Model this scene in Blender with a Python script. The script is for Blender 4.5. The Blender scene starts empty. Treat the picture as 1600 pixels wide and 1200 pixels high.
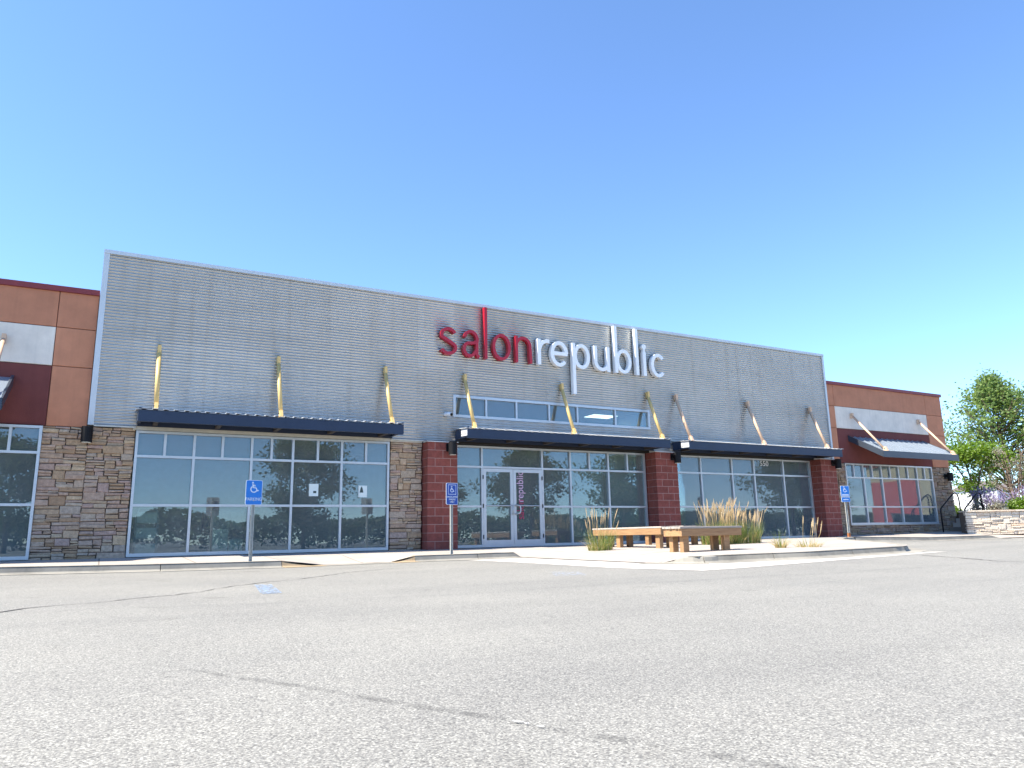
import bpy, bmesh, math, random
from mathutils import Vector, Matrix, noise
R_ = math.radians
rng = random.Random(11)
scene = bpy.context.scene
COL = scene.collection

# ------------------------------------------------------------------ camera
CAM_POS = Vector((0.0, -17.268, 0.2705))
yaw, pitch, roll = R_(28.827), R_(11.689), R_(-1.1168)
fwd = Vector((math.sin(yaw)*math.cos(pitch), math.cos(yaw)*math.cos(pitch), math.sin(pitch)))
right = Vector((math.cos(yaw), -math.sin(yaw), 0))
up = right.cross(fwd)
r2 = math.cos(roll)*right + math.sin(roll)*up
u2 = -math.sin(roll)*right + math.cos(roll)*up
cam = bpy.data.cameras.new('camera')
cam_ob = bpy.data.objects.new('camera', cam)
COL.objects.link(cam_ob)
m = Matrix((r2, u2, -fwd)).transposed().to_4x4()
m.translation = CAM_POS
cam_ob.matrix_world = m
cam.sensor_fit = 'HORIZONTAL'
cam.sensor_width = 36.0
cam.lens = 36.0*1152.676/1600.0
cam.clip_start = 0.05
cam.clip_end = 4000
scene.camera = cam_ob

# ------------------------------------------------------------------ world, sun, exposure
SUN_EL, SUN_BEHIND = 52.0, 6.6
world = bpy.data.worlds.new('World')
scene.world = world
world.use_nodes = True
wnt = world.node_tree
bg = wnt.nodes['Background']
sky = wnt.nodes.new('ShaderNodeTexSky')
sky.sky_type = 'NISHITA'
sky.sun_disc = False
sky.sun_elevation = R_(SUN_EL)
sky.sun_rotation = R_(360 - 90 + SUN_BEHIND)
sky.altitude = 1600
sky.air_density = 1.0
sky.dust_density = 0.0
sky.ozone_density = 6.0
wb = wnt.nodes.new('ShaderNodeMix')          # camera white balance on the whole sky
wb.data_type = 'RGBA'; wb.blend_type = 'MULTIPLY'; wb.inputs['Factor'].default_value = 1.0
wb.inputs[7].default_value = (0.985, 1.03, 1.05, 1)
wnt.links.new(sky.outputs[0], wb.inputs[6])
wnt.links.new(wb.outputs[2], bg.inputs[0])
bg.inputs[1].default_value = 0.139
sun = bpy.data.lights.new('sun', 'SUN')
sun.energy = 5.0
sun.angle = R_(0.53)
sun.color = (1.0, 0.93, 0.80)
sun_ob = bpy.data.objects.new('sun', sun)
COL.objects.link(sun_ob)
to_sun = Vector((-math.cos(R_(SUN_EL))*math.cos(R_(SUN_BEHIND)), math.cos(R_(SUN_EL))*math.sin(R_(SUN_BEHIND)), math.sin(R_(SUN_EL))))
sun_ob.rotation_euler = to_sun.to_track_quat('Z', 'Y').to_euler()
sun_ob.location = (-20, 5, 40)
vs = scene.view_settings
vs.view_transform = 'Standard'
vs.look = 'None'
vs.exposure = 1.35
vs.gamma = 1.0
vs.use_curve_mapping = False
scene.cycles.filter_width = 1.5
scene.cycles.max_bounces = 8
scene.cycles.transparent_max_bounces = 16
scene.cycles.caustics_reflective = False
scene.cycles.caustics_refractive = False
try:
    scene.cycles.use_denoising = True
except Exception:
    pass

# ------------------------------------------------------------------ materials
MATS = {}
def nodes_of(name):
    mt = bpy.data.materials.new(name)
    mt.use_nodes = True
    nt = mt.node_tree
    return mt, nt, nt.nodes['Principled BSDF'], nt.nodes['Material Output']
def N(nt, t, **kw):
    n = nt.nodes.new(t)
    for k, v in kw.items():
        setattr(n, k, v)
    return n
def ramp(nt, stops, interp='LINEAR'):
    n = nt.nodes.new('ShaderNodeValToRGB')
    e = n.color_ramp.elements
    n.color_ramp.interpolation = interp
    while len(e) < len(stops):
        e.new(0.5)
    for i, (p, c) in enumerate(stops):
        e[i].position = p
        e[i].color = (c[0], c[1], c[2], 1)
    return n
def plain(name, col, rough=0.6, metal=0.0, var=0.12, scale=6.0, bump=0.0, bscale=60.0, spec=0.5, world_space=True, rnd=0.0):
    """colour with soft mottling, optional fine relief"""
    mt, nt, b, out = nodes_of(name)
    tc = N(nt, 'ShaderNodeNewGeometry') if world_space else N(nt, 'ShaderNodeTexCoord')
    src = tc.outputs['Position'] if world_space else tc.outputs['Object']
    no = N(nt, 'ShaderNodeTexNoise')
    no.inputs['Scale'].default_value = scale
    no.inputs['Detail'].default_value = 6
    no.inputs['Roughness'].default_value = 0.65
    nt.links.new(src, no.inputs['Vector'])
    lo = [max(0, c*(1-var)) for c in col]
    hi = [min(1, c*(1+var)) for c in col]
    rp = ramp(nt, [(0.3, lo), (0.7, hi)])
    nt.links.new(no.outputs['Fac'], rp.inputs['Fac'])
    colout = rp.outputs['Color']
    if rnd > 0:
        oi = N(nt, 'ShaderNodeObjectInfo')
        hs = N(nt, 'ShaderNodeHueSaturation')
        mr = N(nt, 'ShaderNodeMapRange')
        mr.inputs['To Min'].default_value = 1-rnd
        mr.inputs['To Max'].default_value = 1+rnd
        nt.links.new(oi.outputs['Random'], mr.inputs['Value'])
        nt.links.new(mr.outputs['Result'], hs.inputs['Value'])
        nt.links.new(colout, hs.inputs['Color'])
        colout = hs.outputs['Color']
    nt.links.new(colout, b.inputs['Base Color'])
    b.inputs['Roughness'].default_value = rough
    b.inputs['Metallic'].default_value = metal
    b.inputs['Specular IOR Level'].default_value = spec
    if bump > 0:
        n2 = N(nt, 'ShaderNodeTexNoise')
        n2.inputs['Scale'].default_value = bscale
        n2.inputs['Detail'].default_value = 5
        nt.links.new(src, n2.inputs['Vector'])
        bp = N(nt, 'ShaderNodeBump')
        bp.inputs['Strength'].default_value = bump
        bp.inputs['Distance'].default_value = 0.01
        nt.links.new(n2.outputs['Fac'], bp.inputs['Height'])
        nt.links.new(bp.outputs['Normal'], b.inputs['Normal'])
    MATS[name] = mt
    return mt

def mat_asphalt():
    mt, nt, b, out = nodes_of('asphalt')
    g = N(nt, 'ShaderNodeNewGeometry')
    P = g.outputs['Position']
    v1 = N(nt, 'ShaderNodeTexVoronoi'); v1.inputs['Scale'].default_value = 185
    nt.links.new(P, v1.inputs['Vector'])
    bw = N(nt, 'ShaderNodeSeparateColor'); nt.links.new(v1.outputs['Color'], bw.inputs['Color'])
    agg = ramp(nt, [(0.0, (0.135, 0.131, 0.122)), (0.25, (0.207, 0.202, 0.186)), (0.62, (0.264, 0.256, 0.233)), (0.88, (0.33, 0.322, 0.29)), (1.0, (0.43, 0.418, 0.375))])
    nt.links.new(bw.outputs['Red'], agg.inputs['Fac'])
    v2 = N(nt, 'ShaderNodeTexVoronoi'); v2.inputs['Scale'].default_value = 88
    nt.links.new(P, v2.inputs['Vector'])
    # dark binder between the larger chips
    binder = ramp(nt, [(0.42, (1, 1, 1)), (0.78, (0.45, 0.45, 0.47))])
    nt.links.new(v2.outputs['Distance'], binder.inputs['Fac'])
    mx = N(nt, 'ShaderNodeMix', data_type='RGBA', blend_type='MULTIPLY'); mx.inputs['Factor'].default_value = 0.45
    nt.links.new(agg.outputs['Color'], mx.inputs[6]); nt.links.new(binder.outputs['Color'], mx.inputs[7])
    # broad wear patches and lane streaks
    n1 = N(nt, 'ShaderNodeTexNoise'); n1.inputs['Scale'].default_value = 0.45; n1.inputs['Detail'].default_value = 7; n1.inputs['Roughness'].default_value = 0.6
    nt.links.new(P, n1.inputs['Vector'])
    wear = ramp(nt, [(0.3, (0.9, 0.9, 0.905)), (0.7, (1.08, 1.075, 1.06))])
    nt.links.new(n1.outputs['Fac'], wear.inputs['Fac'])
    mx2 = N(nt, 'ShaderNodeMix', data_type='RGBA', blend_type='MULTIPLY'); mx2.inputs['Factor'].default_value = 1
    nt.links.new(mx.outputs[2], mx2.inputs[6]); nt.links.new(wear.outputs['Color'], mx2.inputs[7])
    # stains drawn out along the driving direction
    mp = N(nt, 'ShaderNodeMapping'); mp.inputs['Scale'].default_value = (0.12, 0.9, 1); mp.inputs['Rotation'].default_value = (0, 0, 0.12)
    nt.links.new(P, mp.inputs['Vector'])
    n3 = N(nt, 'ShaderNodeTexNoise'); n3.inputs['Scale'].default_value = 1.6; n3.inputs['Detail'].default_value = 8
    nt.links.new(mp.outputs['Vector'], n3.inputs['Vector'])
    st = ramp(nt, [(0.34, (0.94, 0.94, 0.945)), (0.48, (1, 1, 1)), (0.75, (1.03, 1.025, 1.02))])
    nt.links.new(n3.outputs['Fac'], st.inputs['Fac'])
    mx3 = N(nt, 'ShaderNodeMix', data_type='RGBA', blend_type='MULTIPLY'); mx3.inputs['Factor'].default_value = 1
    nt.links.new(mx2.outputs[2], mx3.inputs[6]); nt.links.new(st.outputs['Color'], mx3.inputs[7])
    n5 = N(nt, 'ShaderNodeTexNoise'); n5.inputs['Scale'].default_value = 1.9; n5.inputs['Detail'].default_value = 4; n5.inputs['Roughness'].default_value = 0.5
    nt.links.new(P, n5.inputs['Vector'])
    oil = ramp(nt, [(0.66, (1, 1, 1)), (0.74, (0.86, 0.855, 0.85))]); nt.links.new(n5.outputs['Fac'], oil.inputs['Fac'])
    mx4 = N(nt, 'ShaderNodeMix', data_type='RGBA', blend_type='MULTIPLY'); mx4.inputs['Factor'].default_value = 1
    nt.links.new(mx3.outputs[2], mx4.inputs[6]); nt.links.new(oil.outputs['Color'], mx4.inputs[7]); mx3 = mx4
    # old tar seams that cross the foreground: soft worn lines with a shape of their own
    last = mx3.outputs[2]
    wn = N(nt, 'ShaderNodeTexNoise'); wn.inputs['Scale'].default_value = 1.1; wn.inputs['Detail'].default_value = 5
    nt.links.new(P, wn.inputs['Vector'])
    wn2 = N(nt, 'ShaderNodeTexNoise'); wn2.inputs['Scale'].default_value = 7; wn2.inputs['Detail'].default_value = 8
    nt.links.new(P, wn2.inputs['Vector'])
    for (ax, ay), (bx, by), half, dark, bend in (((0.28, -13.5), (1.6, -16.1), 0.035, 0.66, 0.10), ((-14.0, -9.0), (22.0, -12.4), 0.10, 0.9, 0.6)):
        L = math.hypot(bx-ax, by-ay); nx_, ny_ = -(by-ay)/L, (bx-ax)/L
        dt = N(nt, 'ShaderNodeVectorMath', operation='DOT_PRODUCT'); dt.inputs[1].default_value = (nx_, ny_, 0)
        nt.links.new(P, dt.inputs[0])
        m1 = N(nt, 'ShaderNodeMath', operation='MULTIPLY_ADD'); m1.inputs[1].default_value = bend; m1.inputs[2].default_value = -(nx_*ax+ny_*ay)-bend*0.5
        nt.links.new(wn.outputs['Fac'], m1.inputs[0])
        m2_ = N(nt, 'ShaderNodeMath', operation='ADD'); nt.links.new(dt.outputs['Value'], m2_.inputs[0]); nt.links.new(m1.outputs[0], m2_.inputs[1])
        m3_ = N(nt, 'ShaderNodeMath', operation='ABSOLUTE'); nt.links.new(m2_.outputs[0], m3_.inputs[0])
        mr_ = N(nt, 'ShaderNodeMapRange'); mr_.inputs['From Min'].default_value = half*0.3; mr_.inputs['From Max'].default_value = half; mr_.inputs['To Min'].default_value = 1.0; mr_.inputs['To Max'].default_value = 0.0
        nt.links.new(m3_.outputs[0], mr_.inputs['Value'])
        br_ = ramp(nt, [(0.36, (0, 0, 0)), (0.58, (1, 1, 1))]); nt.links.new(wn2.outputs['Fac'], br_.inputs['Fac'])
        tg = N(nt, 'ShaderNodeVectorMath', operation='DOT_PRODUCT'); tg.inputs[1].default_value = ((bx-ax)/L, (by-ay)/L, 0)
        nt.links.new(P, tg.inputs[0])
        ml = N(nt, 'ShaderNodeMapRange'); c0 = (ax*(bx-ax)+ay*(by-ay))/L
        ml.inputs['From Min'].default_value = c0-0.3; ml.inputs['From Max'].default_value = c0+0.5
        nt.links.new(tg.outputs['Value'], ml.inputs['Value'])
        mm = N(nt, 'ShaderNodeMath', operation='MULTIPLY'); nt.links.new(mr_.outputs['Result'], mm.inputs[0]); nt.links.new(ml.outputs['Result'], mm.inputs[1]); mr_ = mm
        fm = N(nt, 'ShaderNodeMath', operation='MULTIPLY'); nt.links.new(mr_.outputs[0], fm.inputs[0]); nt.links.new(br_.outputs['Color'], fm.inputs[1])
        sm = N(nt, 'ShaderNodeMix', data_type='RGBA', blend_type='MULTIPLY'); sm.inputs[7].default_value = (dark, dark, dark*1.01, 1)
        nt.links.new(fm.outputs[0], sm.inputs['Factor']); nt.links.new(last, sm.inputs[6]); last = sm.outputs[2]
    nt.links.new(last, b.inputs['Base Color'])
    b.inputs['Roughness'].default_value = 0.9
    b.inputs['Specular IOR Level'].default_value = 0.25
    bp = N(nt, 'ShaderNodeBump'); bp.inputs['Strength'].default_value = 0.55; bp.inputs['Distance'].default_value = 0.004
    ad = N(nt, 'ShaderNodeMath', operation='ADD')
    nt.links.new(v2.outputs['Distance'], ad.inputs[0]); nt.links.new(bw.outputs['Green'], ad.inputs[1])
    inv = N(nt, 'ShaderNodeMath', operation='MULTIPLY'); inv.inputs[1].default_value = -1
    nt.links.new(ad.outputs[0], inv.inputs[0])
    nt.links.new(inv.outputs[0], bp.inputs['Height']); nt.links.new(bp.outputs['Normal'], b.inputs['Normal'])
    MATS['asphalt'] = mt
mat_asphalt()

def mat_concrete(name, col, stain=0.25, joints=True):
    mt, nt, b, out = nodes_of(name)
    g = N(nt, 'ShaderNodeNewGeometry'); P = g.outputs['Position']
    n1 = N(nt, 'ShaderNodeTexNoise'); n1.inputs['Scale'].default_value = 1.3; n1.inputs['Detail'].default_value = 9; n1.inputs['Roughness'].default_value = 0.68
    nt.links.new(P, n1.inputs['Vector'])
    r1 = ramp(nt, [(0.28, [c*(1-stain) for c in col]), (0.55, col), (0.8, [min(1, c*1.08) for c in col])])
    nt.links.new(n1.outputs['Fac'], r1.inputs['Fac'])
    last = r1.outputs['Color']
    if joints:
        br = N(nt, 'ShaderNodeTexBrick'); br.offset = 0.0
        br.inputs['Scale'].default_value = 1.0
        br.inputs['Brick Width'].default_value = 1.5; br.inputs['Row Height'].default_value = 1.5
        br.inputs['Mortar Size'].default_value = 0.012
        br.inputs['Color1'].default_value = (1, 1, 1, 1); br.inputs['Color2'].default_value = (0.93, 0.93, 0.93, 1); br.inputs['Mortar'].default_value = (0.45, 0.43, 0.4, 1)
        nt.links.new(P, br.inputs['Vector'])
        mx = N(nt, 'ShaderNodeMix', data_type='RGBA', blend_type='MULTIPLY'); mx.inputs['Factor'].default_value = 1
        nt.links.new(last, mx.inputs[6]); nt.links.new(br.outputs['Color'], mx.inputs[7])
        last = mx.outputs[2]
    nt.links.new(last, b.inputs['Base Color'])
    b.inputs['Roughness'].default_value = 0.85
    n2 = N(nt, 'ShaderNodeTexNoise'); n2.inputs['Scale'].default_value = 90; n2.inputs['Detail'].default_value = 4
    nt.links.new(P, n2.inputs['Vector'])
    bp = N(nt, 'ShaderNodeBump'); bp.inputs['Strength'].default_value = 0.35; bp.inputs['Distance'].default_value = 0.004
    nt.links.new(n2.outputs['Fac'], bp.inputs['Height']); nt.links.new(bp.outputs['Normal'], b.inputs['Normal'])
    MATS[name] = mt
mat_concrete('walk', (0.39, 0.345, 0.305))
mat_concrete('kerb_concrete', (0.29, 0.268, 0.225), 0.5, False)
mat_concrete('pan_concrete', (0.50, 0.47, 0.42), 0.2, False)
mat_concrete('ramp_tile', (0.36, 0.265, 0.16), 0.3, False)

def mat_galv():
    mt, nt, b, out = nodes_of('galvanised')
    g = N(nt, 'ShaderNodeNewGeometry'); P = g.outputs['Position']
    oi = N(nt, 'ShaderNodeObjectInfo')
    mp = N(nt, 'ShaderNodeMapping'); mp.inputs['Scale'].default_value = (0.8, 1, 3.4)
    nt.links.new(P, mp.inputs['Vector'])
    n1 = N(nt, 'ShaderNodeTexNoise'); n1.inputs['Scale'].default_value = 0.8; n1.inputs['Detail'].default_value = 9; n1.inputs['Roughness'].default_value = 0.62
    nt.links.new(mp.outputs['Vector'], n1.inputs['Vector'])
    r1 = ramp(nt, [(0.25, (0.475, 0.482, 0.47)), (0.5, (0.525, 0.53, 0.515)), (0.75, (0.57, 0.572, 0.556))])
    nt.links.new(n1.outputs['Fac'], r1.inputs['Fac'])
    hs = N(nt, 'ShaderNodeHueSaturation')
    mr = N(nt, 'ShaderNodeMapRange'); mr.inputs['To Min'].default_value = 0.93; mr.inputs['To Max'].default_value = 1.05
    nt.links.new(oi.outputs['Random'], mr.inputs['Value']); nt.links.new(mr.outputs['Result'], hs.inputs['Value'])
    nt.links.new(r1.outputs['Color'], hs.inputs['Color'])
    # run-off streaks
    mp2 = N(nt, 'ShaderNodeMapping'); mp2.inputs['Scale'].default_value = (5.5, 1, 0.22)
    nt.links.new(P, mp2.inputs['Vector'])
    n2 = N(nt, 'ShaderNodeTexNoise'); n2.inputs['Scale'].default_value = 1.0; n2.inputs['Detail'].default_value = 6
    nt.links.new(mp2.outputs['Vector'], n2.inputs['Vector'])
    r2_ = ramp(nt, [(0.33, (0.74, 0.71, 0.68)), (0.5, (1, 1, 1))])
    nt.links.new(n2.outputs['Fac'], r2_.inputs['Fac'])
    mx = N(nt, 'ShaderNodeMix', data_type='RGBA', blend_type='MULTIPLY'); mx.inputs['Factor'].default_value = 0.3
    nt.links.new(hs.outputs['Color'], mx.inputs[6]); nt.links.new(r2_.outputs['Color'], mx.inputs[7])
    nt.links.new(mx.outputs[2], b.inputs['Base Color'])
    b.inputs['Metallic'].default_value = 0.85
    rr = N(nt, 'ShaderNodeMapRange'); rr.inputs['To Min'].default_value = 0.24; rr.inputs['To Max'].default_value = 0.4
    nt.links.new(n1.outputs['Fac'], rr.inputs['Value']); nt.links.new(rr.outputs['Result'], b.inputs['Roughness'])
    MATS['galvanised'] = mt
mat_galv()

def mat_stone(name, stops, bright=1.0):
    mt, nt, b, out = nodes_of(name)
    oi = N(nt, 'ShaderNodeObjectInfo')
    g = N(nt, 'ShaderNodeNewGeometry')
    src = oi.outputs['Random'] if name != 'stone_far' else g.outputs['Random Per Island']
    r1 = ramp(nt, [(p, [c*bright for c in col]) for p, col in stops])
    nt.links.new(src, r1.inputs['Fac'])
    n1 = N(nt, 'ShaderNodeTexNoise'); n1.inputs['Scale'].default_value = 16; n1.inputs['Detail'].default_value = 7; n1.inputs['Roughness'].default_value = 0.7
    nt.links.new(g.outputs['Position'], n1.inputs['Vector'])
    r3 = ramp(nt, [(0.3, (0.68, 0.66, 0.64)), (0.7, (1.18, 1.16, 1.12))])
    nt.links.new(n1.outputs['Fac'], r3.inputs['Fac'])
    mx = N(nt, 'ShaderNodeMix', data_type='RGBA', blend_type='MULTIPLY'); mx.inputs['Factor'].default_value = 1
    nt.links.new(r1.outputs['Color'], mx.inputs[6]); nt.links.new(r3.outputs['Color'], mx.inputs[7])
    nt.links.new(mx.outputs[2], b.inputs['Base Color'])
    b.inputs['Roughness'].default_value = 0.9
    b.inputs['Specular IOR Level'].default_value = 0.25
    n2 = N(nt, 'ShaderNodeTexNoise'); n2.inputs['Scale'].default_value = 38; n2.inputs['Detail'].default_value = 6
    nt.links.new(g.outputs['Position'], n2.inputs['Vector'])
    bp = N(nt, 'ShaderNodeBump'); bp.inputs['Strength'].default_value = 0.9; bp.inputs['Distance'].default_value = 0.014
    nt.links.new(n2.outputs['Fac'], bp.inputs['Height']); nt.links.new(bp.outputs['Normal'], b.inputs['Normal'])
    MATS[name] = mt
ST = [(0.0, (0.25, 0.165, 0.105)), (0.2, (0.31, 0.225, 0.15)), (0.4, (0.29, 0.20, 0.155)), (0.55, (0.32, 0.26, 0.20)), (0.7, (0.29, 0.205, 0.175)), (0.85, (0.37, 0.275, 0.18)), (1.0, (0.26, 0.22, 0.19))]
mat_stone('stone', ST, 1.58)
mat_stone('stone_far', ST, 1.15)
mat_stone('stone_light', [(0.0, (0.66, 0.54, 0.42)), (0.3, (0.72, 0.64, 0.53)), (0.6, (0.69, 0.60, 0.50)), (0.85, (0.76, 0.69, 0.58)), (1.0, (0.62, 0.44, 0.32))])

def mat_glass(name='glass', tint=(0.72, 0.84, 0.82), base=0.055):
    mt = bpy.data.materials.new(name); mt.use_nodes = True
    nt = mt.node_tree; nt.nodes.clear()
    out = N(nt, 'ShaderNodeOutputMaterial')
    tr = N(nt, 'ShaderNodeBsdfTransparent'); tr.inputs['Color'].default_value = (*tint, 1)
    gl = N(nt, 'ShaderNodeBsdfGlossy'); gl.inputs['Roughness'].default_value = 0.0; gl.inputs['Color'].default_value = (0.80, 0.88, 0.98, 1)
    fr = N(nt, 'ShaderNodeFresnel'); fr.inputs['IOR'].default_value = 1.5
    ma = N(nt, 'ShaderNodeMath', operation='MULTIPLY_ADD'); ma.inputs[1].default_value = 1.1; ma.inputs[2].default_value = base
    ma.use_clamp = True
    nt.links.new(fr.outputs[0], ma.inputs[0])
    # float-glass waviness
    g = N(nt, 'ShaderNodeNewGeometry')
    no = N(nt, 'ShaderNodeTexNoise'); no.inputs['Scale'].default_value = 1.4; no.inputs['Detail'].default_value = 1
    nt.links.new(g.outputs['Position'], no.inputs['Vector'])
    bp = N(nt, 'ShaderNodeBump'); bp.inputs['Strength'].default_value = 0.025; bp.inputs['Distance'].default_value = 0.01
    nt.links.new(no.outputs['Fac'], bp.inputs['Height']); nt.links.new(bp.outputs['Normal'], gl.inputs['Normal'])
    mix = N(nt, 'ShaderNodeMixShader')
    nt.links.new(ma.outputs[0], mix.inputs[0]); nt.links.new(tr.outputs[0], mix.inputs[1]); nt.links.new(gl.outputs[0], mix.inputs[2])
    df = N(nt, 'ShaderNodeBsdfDiffuse'); df.inputs['Color'].default_value = (0.54, 0.58, 0.60, 1)
    n4 = N(nt, 'ShaderNodeTexNoise'); n4.inputs['Scale'].default_value = 2.4; n4.inputs['Detail'].default_value = 7
    nt.links.new(g.outputs['Position'], n4.inputs['Vector'])
    dm = N(nt, 'ShaderNodeMapRange'); dm.inputs['To Min'].default_value = 0.09; dm.inputs['To Max'].default_value = 0.19
    nt.links.new(n4.outputs['Fac'], dm.inputs['Value'])
    m3 = N(nt, 'ShaderNodeMixShader')
    nt.links.new(dm.outputs['Result'], m3.inputs[0]); nt.links.new(mix.outputs[0], m3.inputs[1]); nt.links.new(df.outputs[0], m3.inputs[2])
    nt.links.new(m3.outputs[0], out.inputs[0])
    MATS[name] = mt
mat_glass()

def mat_leaf(name, c1, c2, trans=0.35):
    mt = bpy.data.materials.new(name); mt.use_nodes = True
    nt = mt.node_tree; nt.nodes.clear()
    out = N(nt, 'ShaderNodeOutputMaterial')
    g = N(nt, 'ShaderNodeNewGeometry')
    rp = ramp(nt, [(0.0, c1), (1.0, c2)])
    nt.links.new(g.outputs['Random Per Island'], rp.inputs['Fac'])
    d = N(nt, 'ShaderNodeBsdfDiffuse'); t = N(nt, 'ShaderNodeBsdfTranslucent'); gl = N(nt, 'ShaderNodeBsdfGlossy')
    gl.inputs['Roughness'].default_value = 0.45
    nt.links.new(rp.outputs['Color'], d.inputs['Color'])
    hs = N(nt, 'ShaderNodeHueSaturation'); hs.inputs['Value'].default_value = 1.5; hs.inputs['Saturation'].default_value = 1.1
    nt.links.new(rp.outputs['Color'], hs.inputs['Color']); nt.links.new(hs.outputs['Color'], t.inputs['Color'])
    mx = N(nt, 'ShaderNodeMixShader'); mx.inputs[0].default_value = trans
    nt.links.new(d.outputs[0], mx.inputs[1]); nt.links.new(t.outputs[0], mx.inputs[2])
    m2 = N(nt, 'ShaderNodeMixShader'); m2.inputs[0].default_value = 0.025
    nt.links.new(mx.outputs[0], m2.inputs[1]); nt.links.new(gl.outputs[0], m2.inputs[2])
    nt.links.new(m2.outputs[0], out.inputs[0])
    MATS[name] = mt
mat_leaf('leaf_tree', (0.10, 0.165, 0.05), (0.23, 0.31, 0.10), 0.5)
mat_leaf('leaf_lime', (0.08, 0.15, 0.015), (0.17, 0.26, 0.03))
mat_leaf('leaf_dark', (0.05, 0.085, 0.03), (0.11, 0.15, 0.055), 0.45)
mat_leaf('leaf_grey', (0.22, 0.22, 0.16), (0.33, 0.32, 0.24), 0.2)
mat_leaf('sage_flower', (0.22, 0.17, 0.32), (0.40, 0.33, 0.50), 0.2)
mat_leaf('grass_green', (0.09, 0.14, 0.03), (0.22, 0.27, 0.08))
mat_leaf('grass_straw', (0.38, 0.29, 0.12), (0.58, 0.46, 0.22))
mat_leaf('grass_plume', (0.46, 0.35, 0.20), (0.62, 0.50, 0.32))

def mat_render(name, col):
    """stucco: fine grain, broad mottling, faint weather runs"""
    mt = plain(name, col, 0.92, var=0.11, scale=2.2, bump=0.6, bscale=120)
    nt = mt.node_tree; b = nt.nodes['Principled BSDF']
    src = b.inputs['Base Color'].links[0].from_socket
    g = N(nt, 'ShaderNodeNewGeometry')
    mp = N(nt, 'ShaderNodeMapping'); mp.inputs['Scale'].default_value = (7, 1, 0.35)
    nt.links.new(g.outputs['Position'], mp.inputs['Vector'])
    no = N(nt, 'ShaderNodeTexNoise'); no.inputs['Scale'].default_value = 1.3; no.inputs['Detail'].default_value = 7
    nt.links.new(mp.outputs['Vector'], no.inputs['Vector'])
    rp = ramp(nt, [(0.34, (0.84, 0.84, 0.85)), (0.52, (1, 1, 1))]); nt.links.new(no.outputs['Fac'], rp.inputs['Fac'])
    mx = N(nt, 'ShaderNodeMix', data_type='RGBA', blend_type='MULTIPLY'); mx.inputs['Factor'].default_value = 0.32
    nt.links.new(src, mx.inputs[6]); nt.links.new(rp.outputs['Color'], mx.inputs[7]); nt.links.new(mx.outputs[2], b.inputs['Base Color'])
mat_render('render_terracotta', (0.52, 0.215, 0.12))
mat_render('render_terracotta_light', (0.56, 0.235, 0.13))
mat_render('render_maroon', (0.172, 0.047, 0.041))
mat_render('render_cream', (0.78, 0.69, 0.59))
plain('joint_dark', (0.12, 0.055, 0.04), 0.95)
plain('roof_cap_red', (0.22, 0.028, 0.03), 0.5, var=0.08)
plain('trim_metal', (0.60, 0.61, 0.61), 0.45, metal=0.25, var=0.06, scale=3)
plain('flashing', (0.55, 0.53, 0.47), 0.5, metal=0.3, var=0.1)
plain('block', (0.235, 0.063, 0.047), 0.93, var=0.22, scale=9, bump=0.9, bscale=55, rnd=0.12)
plain('mortar', (0.36, 0.215, 0.185), 0.95, var=0.12, scale=12)
plain('stone_mortar', (0.12, 0.09, 0.07), 0.98)
plain('aluminium', (0.56, 0.58, 0.60), 0.42, metal=0.55, var=0.05, scale=4)
plain('navy_steel', (0.014, 0.026, 0.06), 0.42, var=0.12, scale=3)
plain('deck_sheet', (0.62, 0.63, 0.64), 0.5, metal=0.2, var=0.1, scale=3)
plain('awning_sheet_lit', (0.24, 0.28, 0.33), 0.35, metal=0.2, var=0.08, scale=2)  # slate made paler: sunlit sheen of the awning top put into the colour
plain('slate_roof', (0.05, 0.063, 0.085), 0.33, metal=0.25, var=0.1, scale=2)
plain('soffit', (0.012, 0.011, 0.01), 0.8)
plain('joist', (0.07, 0.06, 0.055), 0.7)
plain('rod_gold', (0.68, 0.47, 0.18), 0.45, var=0.12)
plain('rod_tan', (0.66, 0.44, 0.29), 0.45, var=0.12)
plain('black_metal', (0.008, 0.008, 0.010), 0.6, spec=0.2)
plain('letter_red', (0.44, 0.008, 0.024), 0.28, var=0.04)
plain('letter_white', (0.90, 0.90, 0.89), 0.45, var=0.03)
plain('white_paint', (0.78, 0.78, 0.78), 0.5, var=0.03)
plain('sign_blue', (0.015, 0.19, 0.62), 0.4, var=0.06)
plain('sign_blue_deep', (0.008, 0.06, 0.33), 0.4, var=0.06)
plain('sign_white', (0.70, 0.76, 0.82), 0.45, var=0.03)
plain('post_steel', (0.45, 0.46, 0.43), 0.55, metal=0.2, var=0.15, scale=14)
plain('rust', (0.34, 0.12, 0.04), 0.9, var=0.2)
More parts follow.
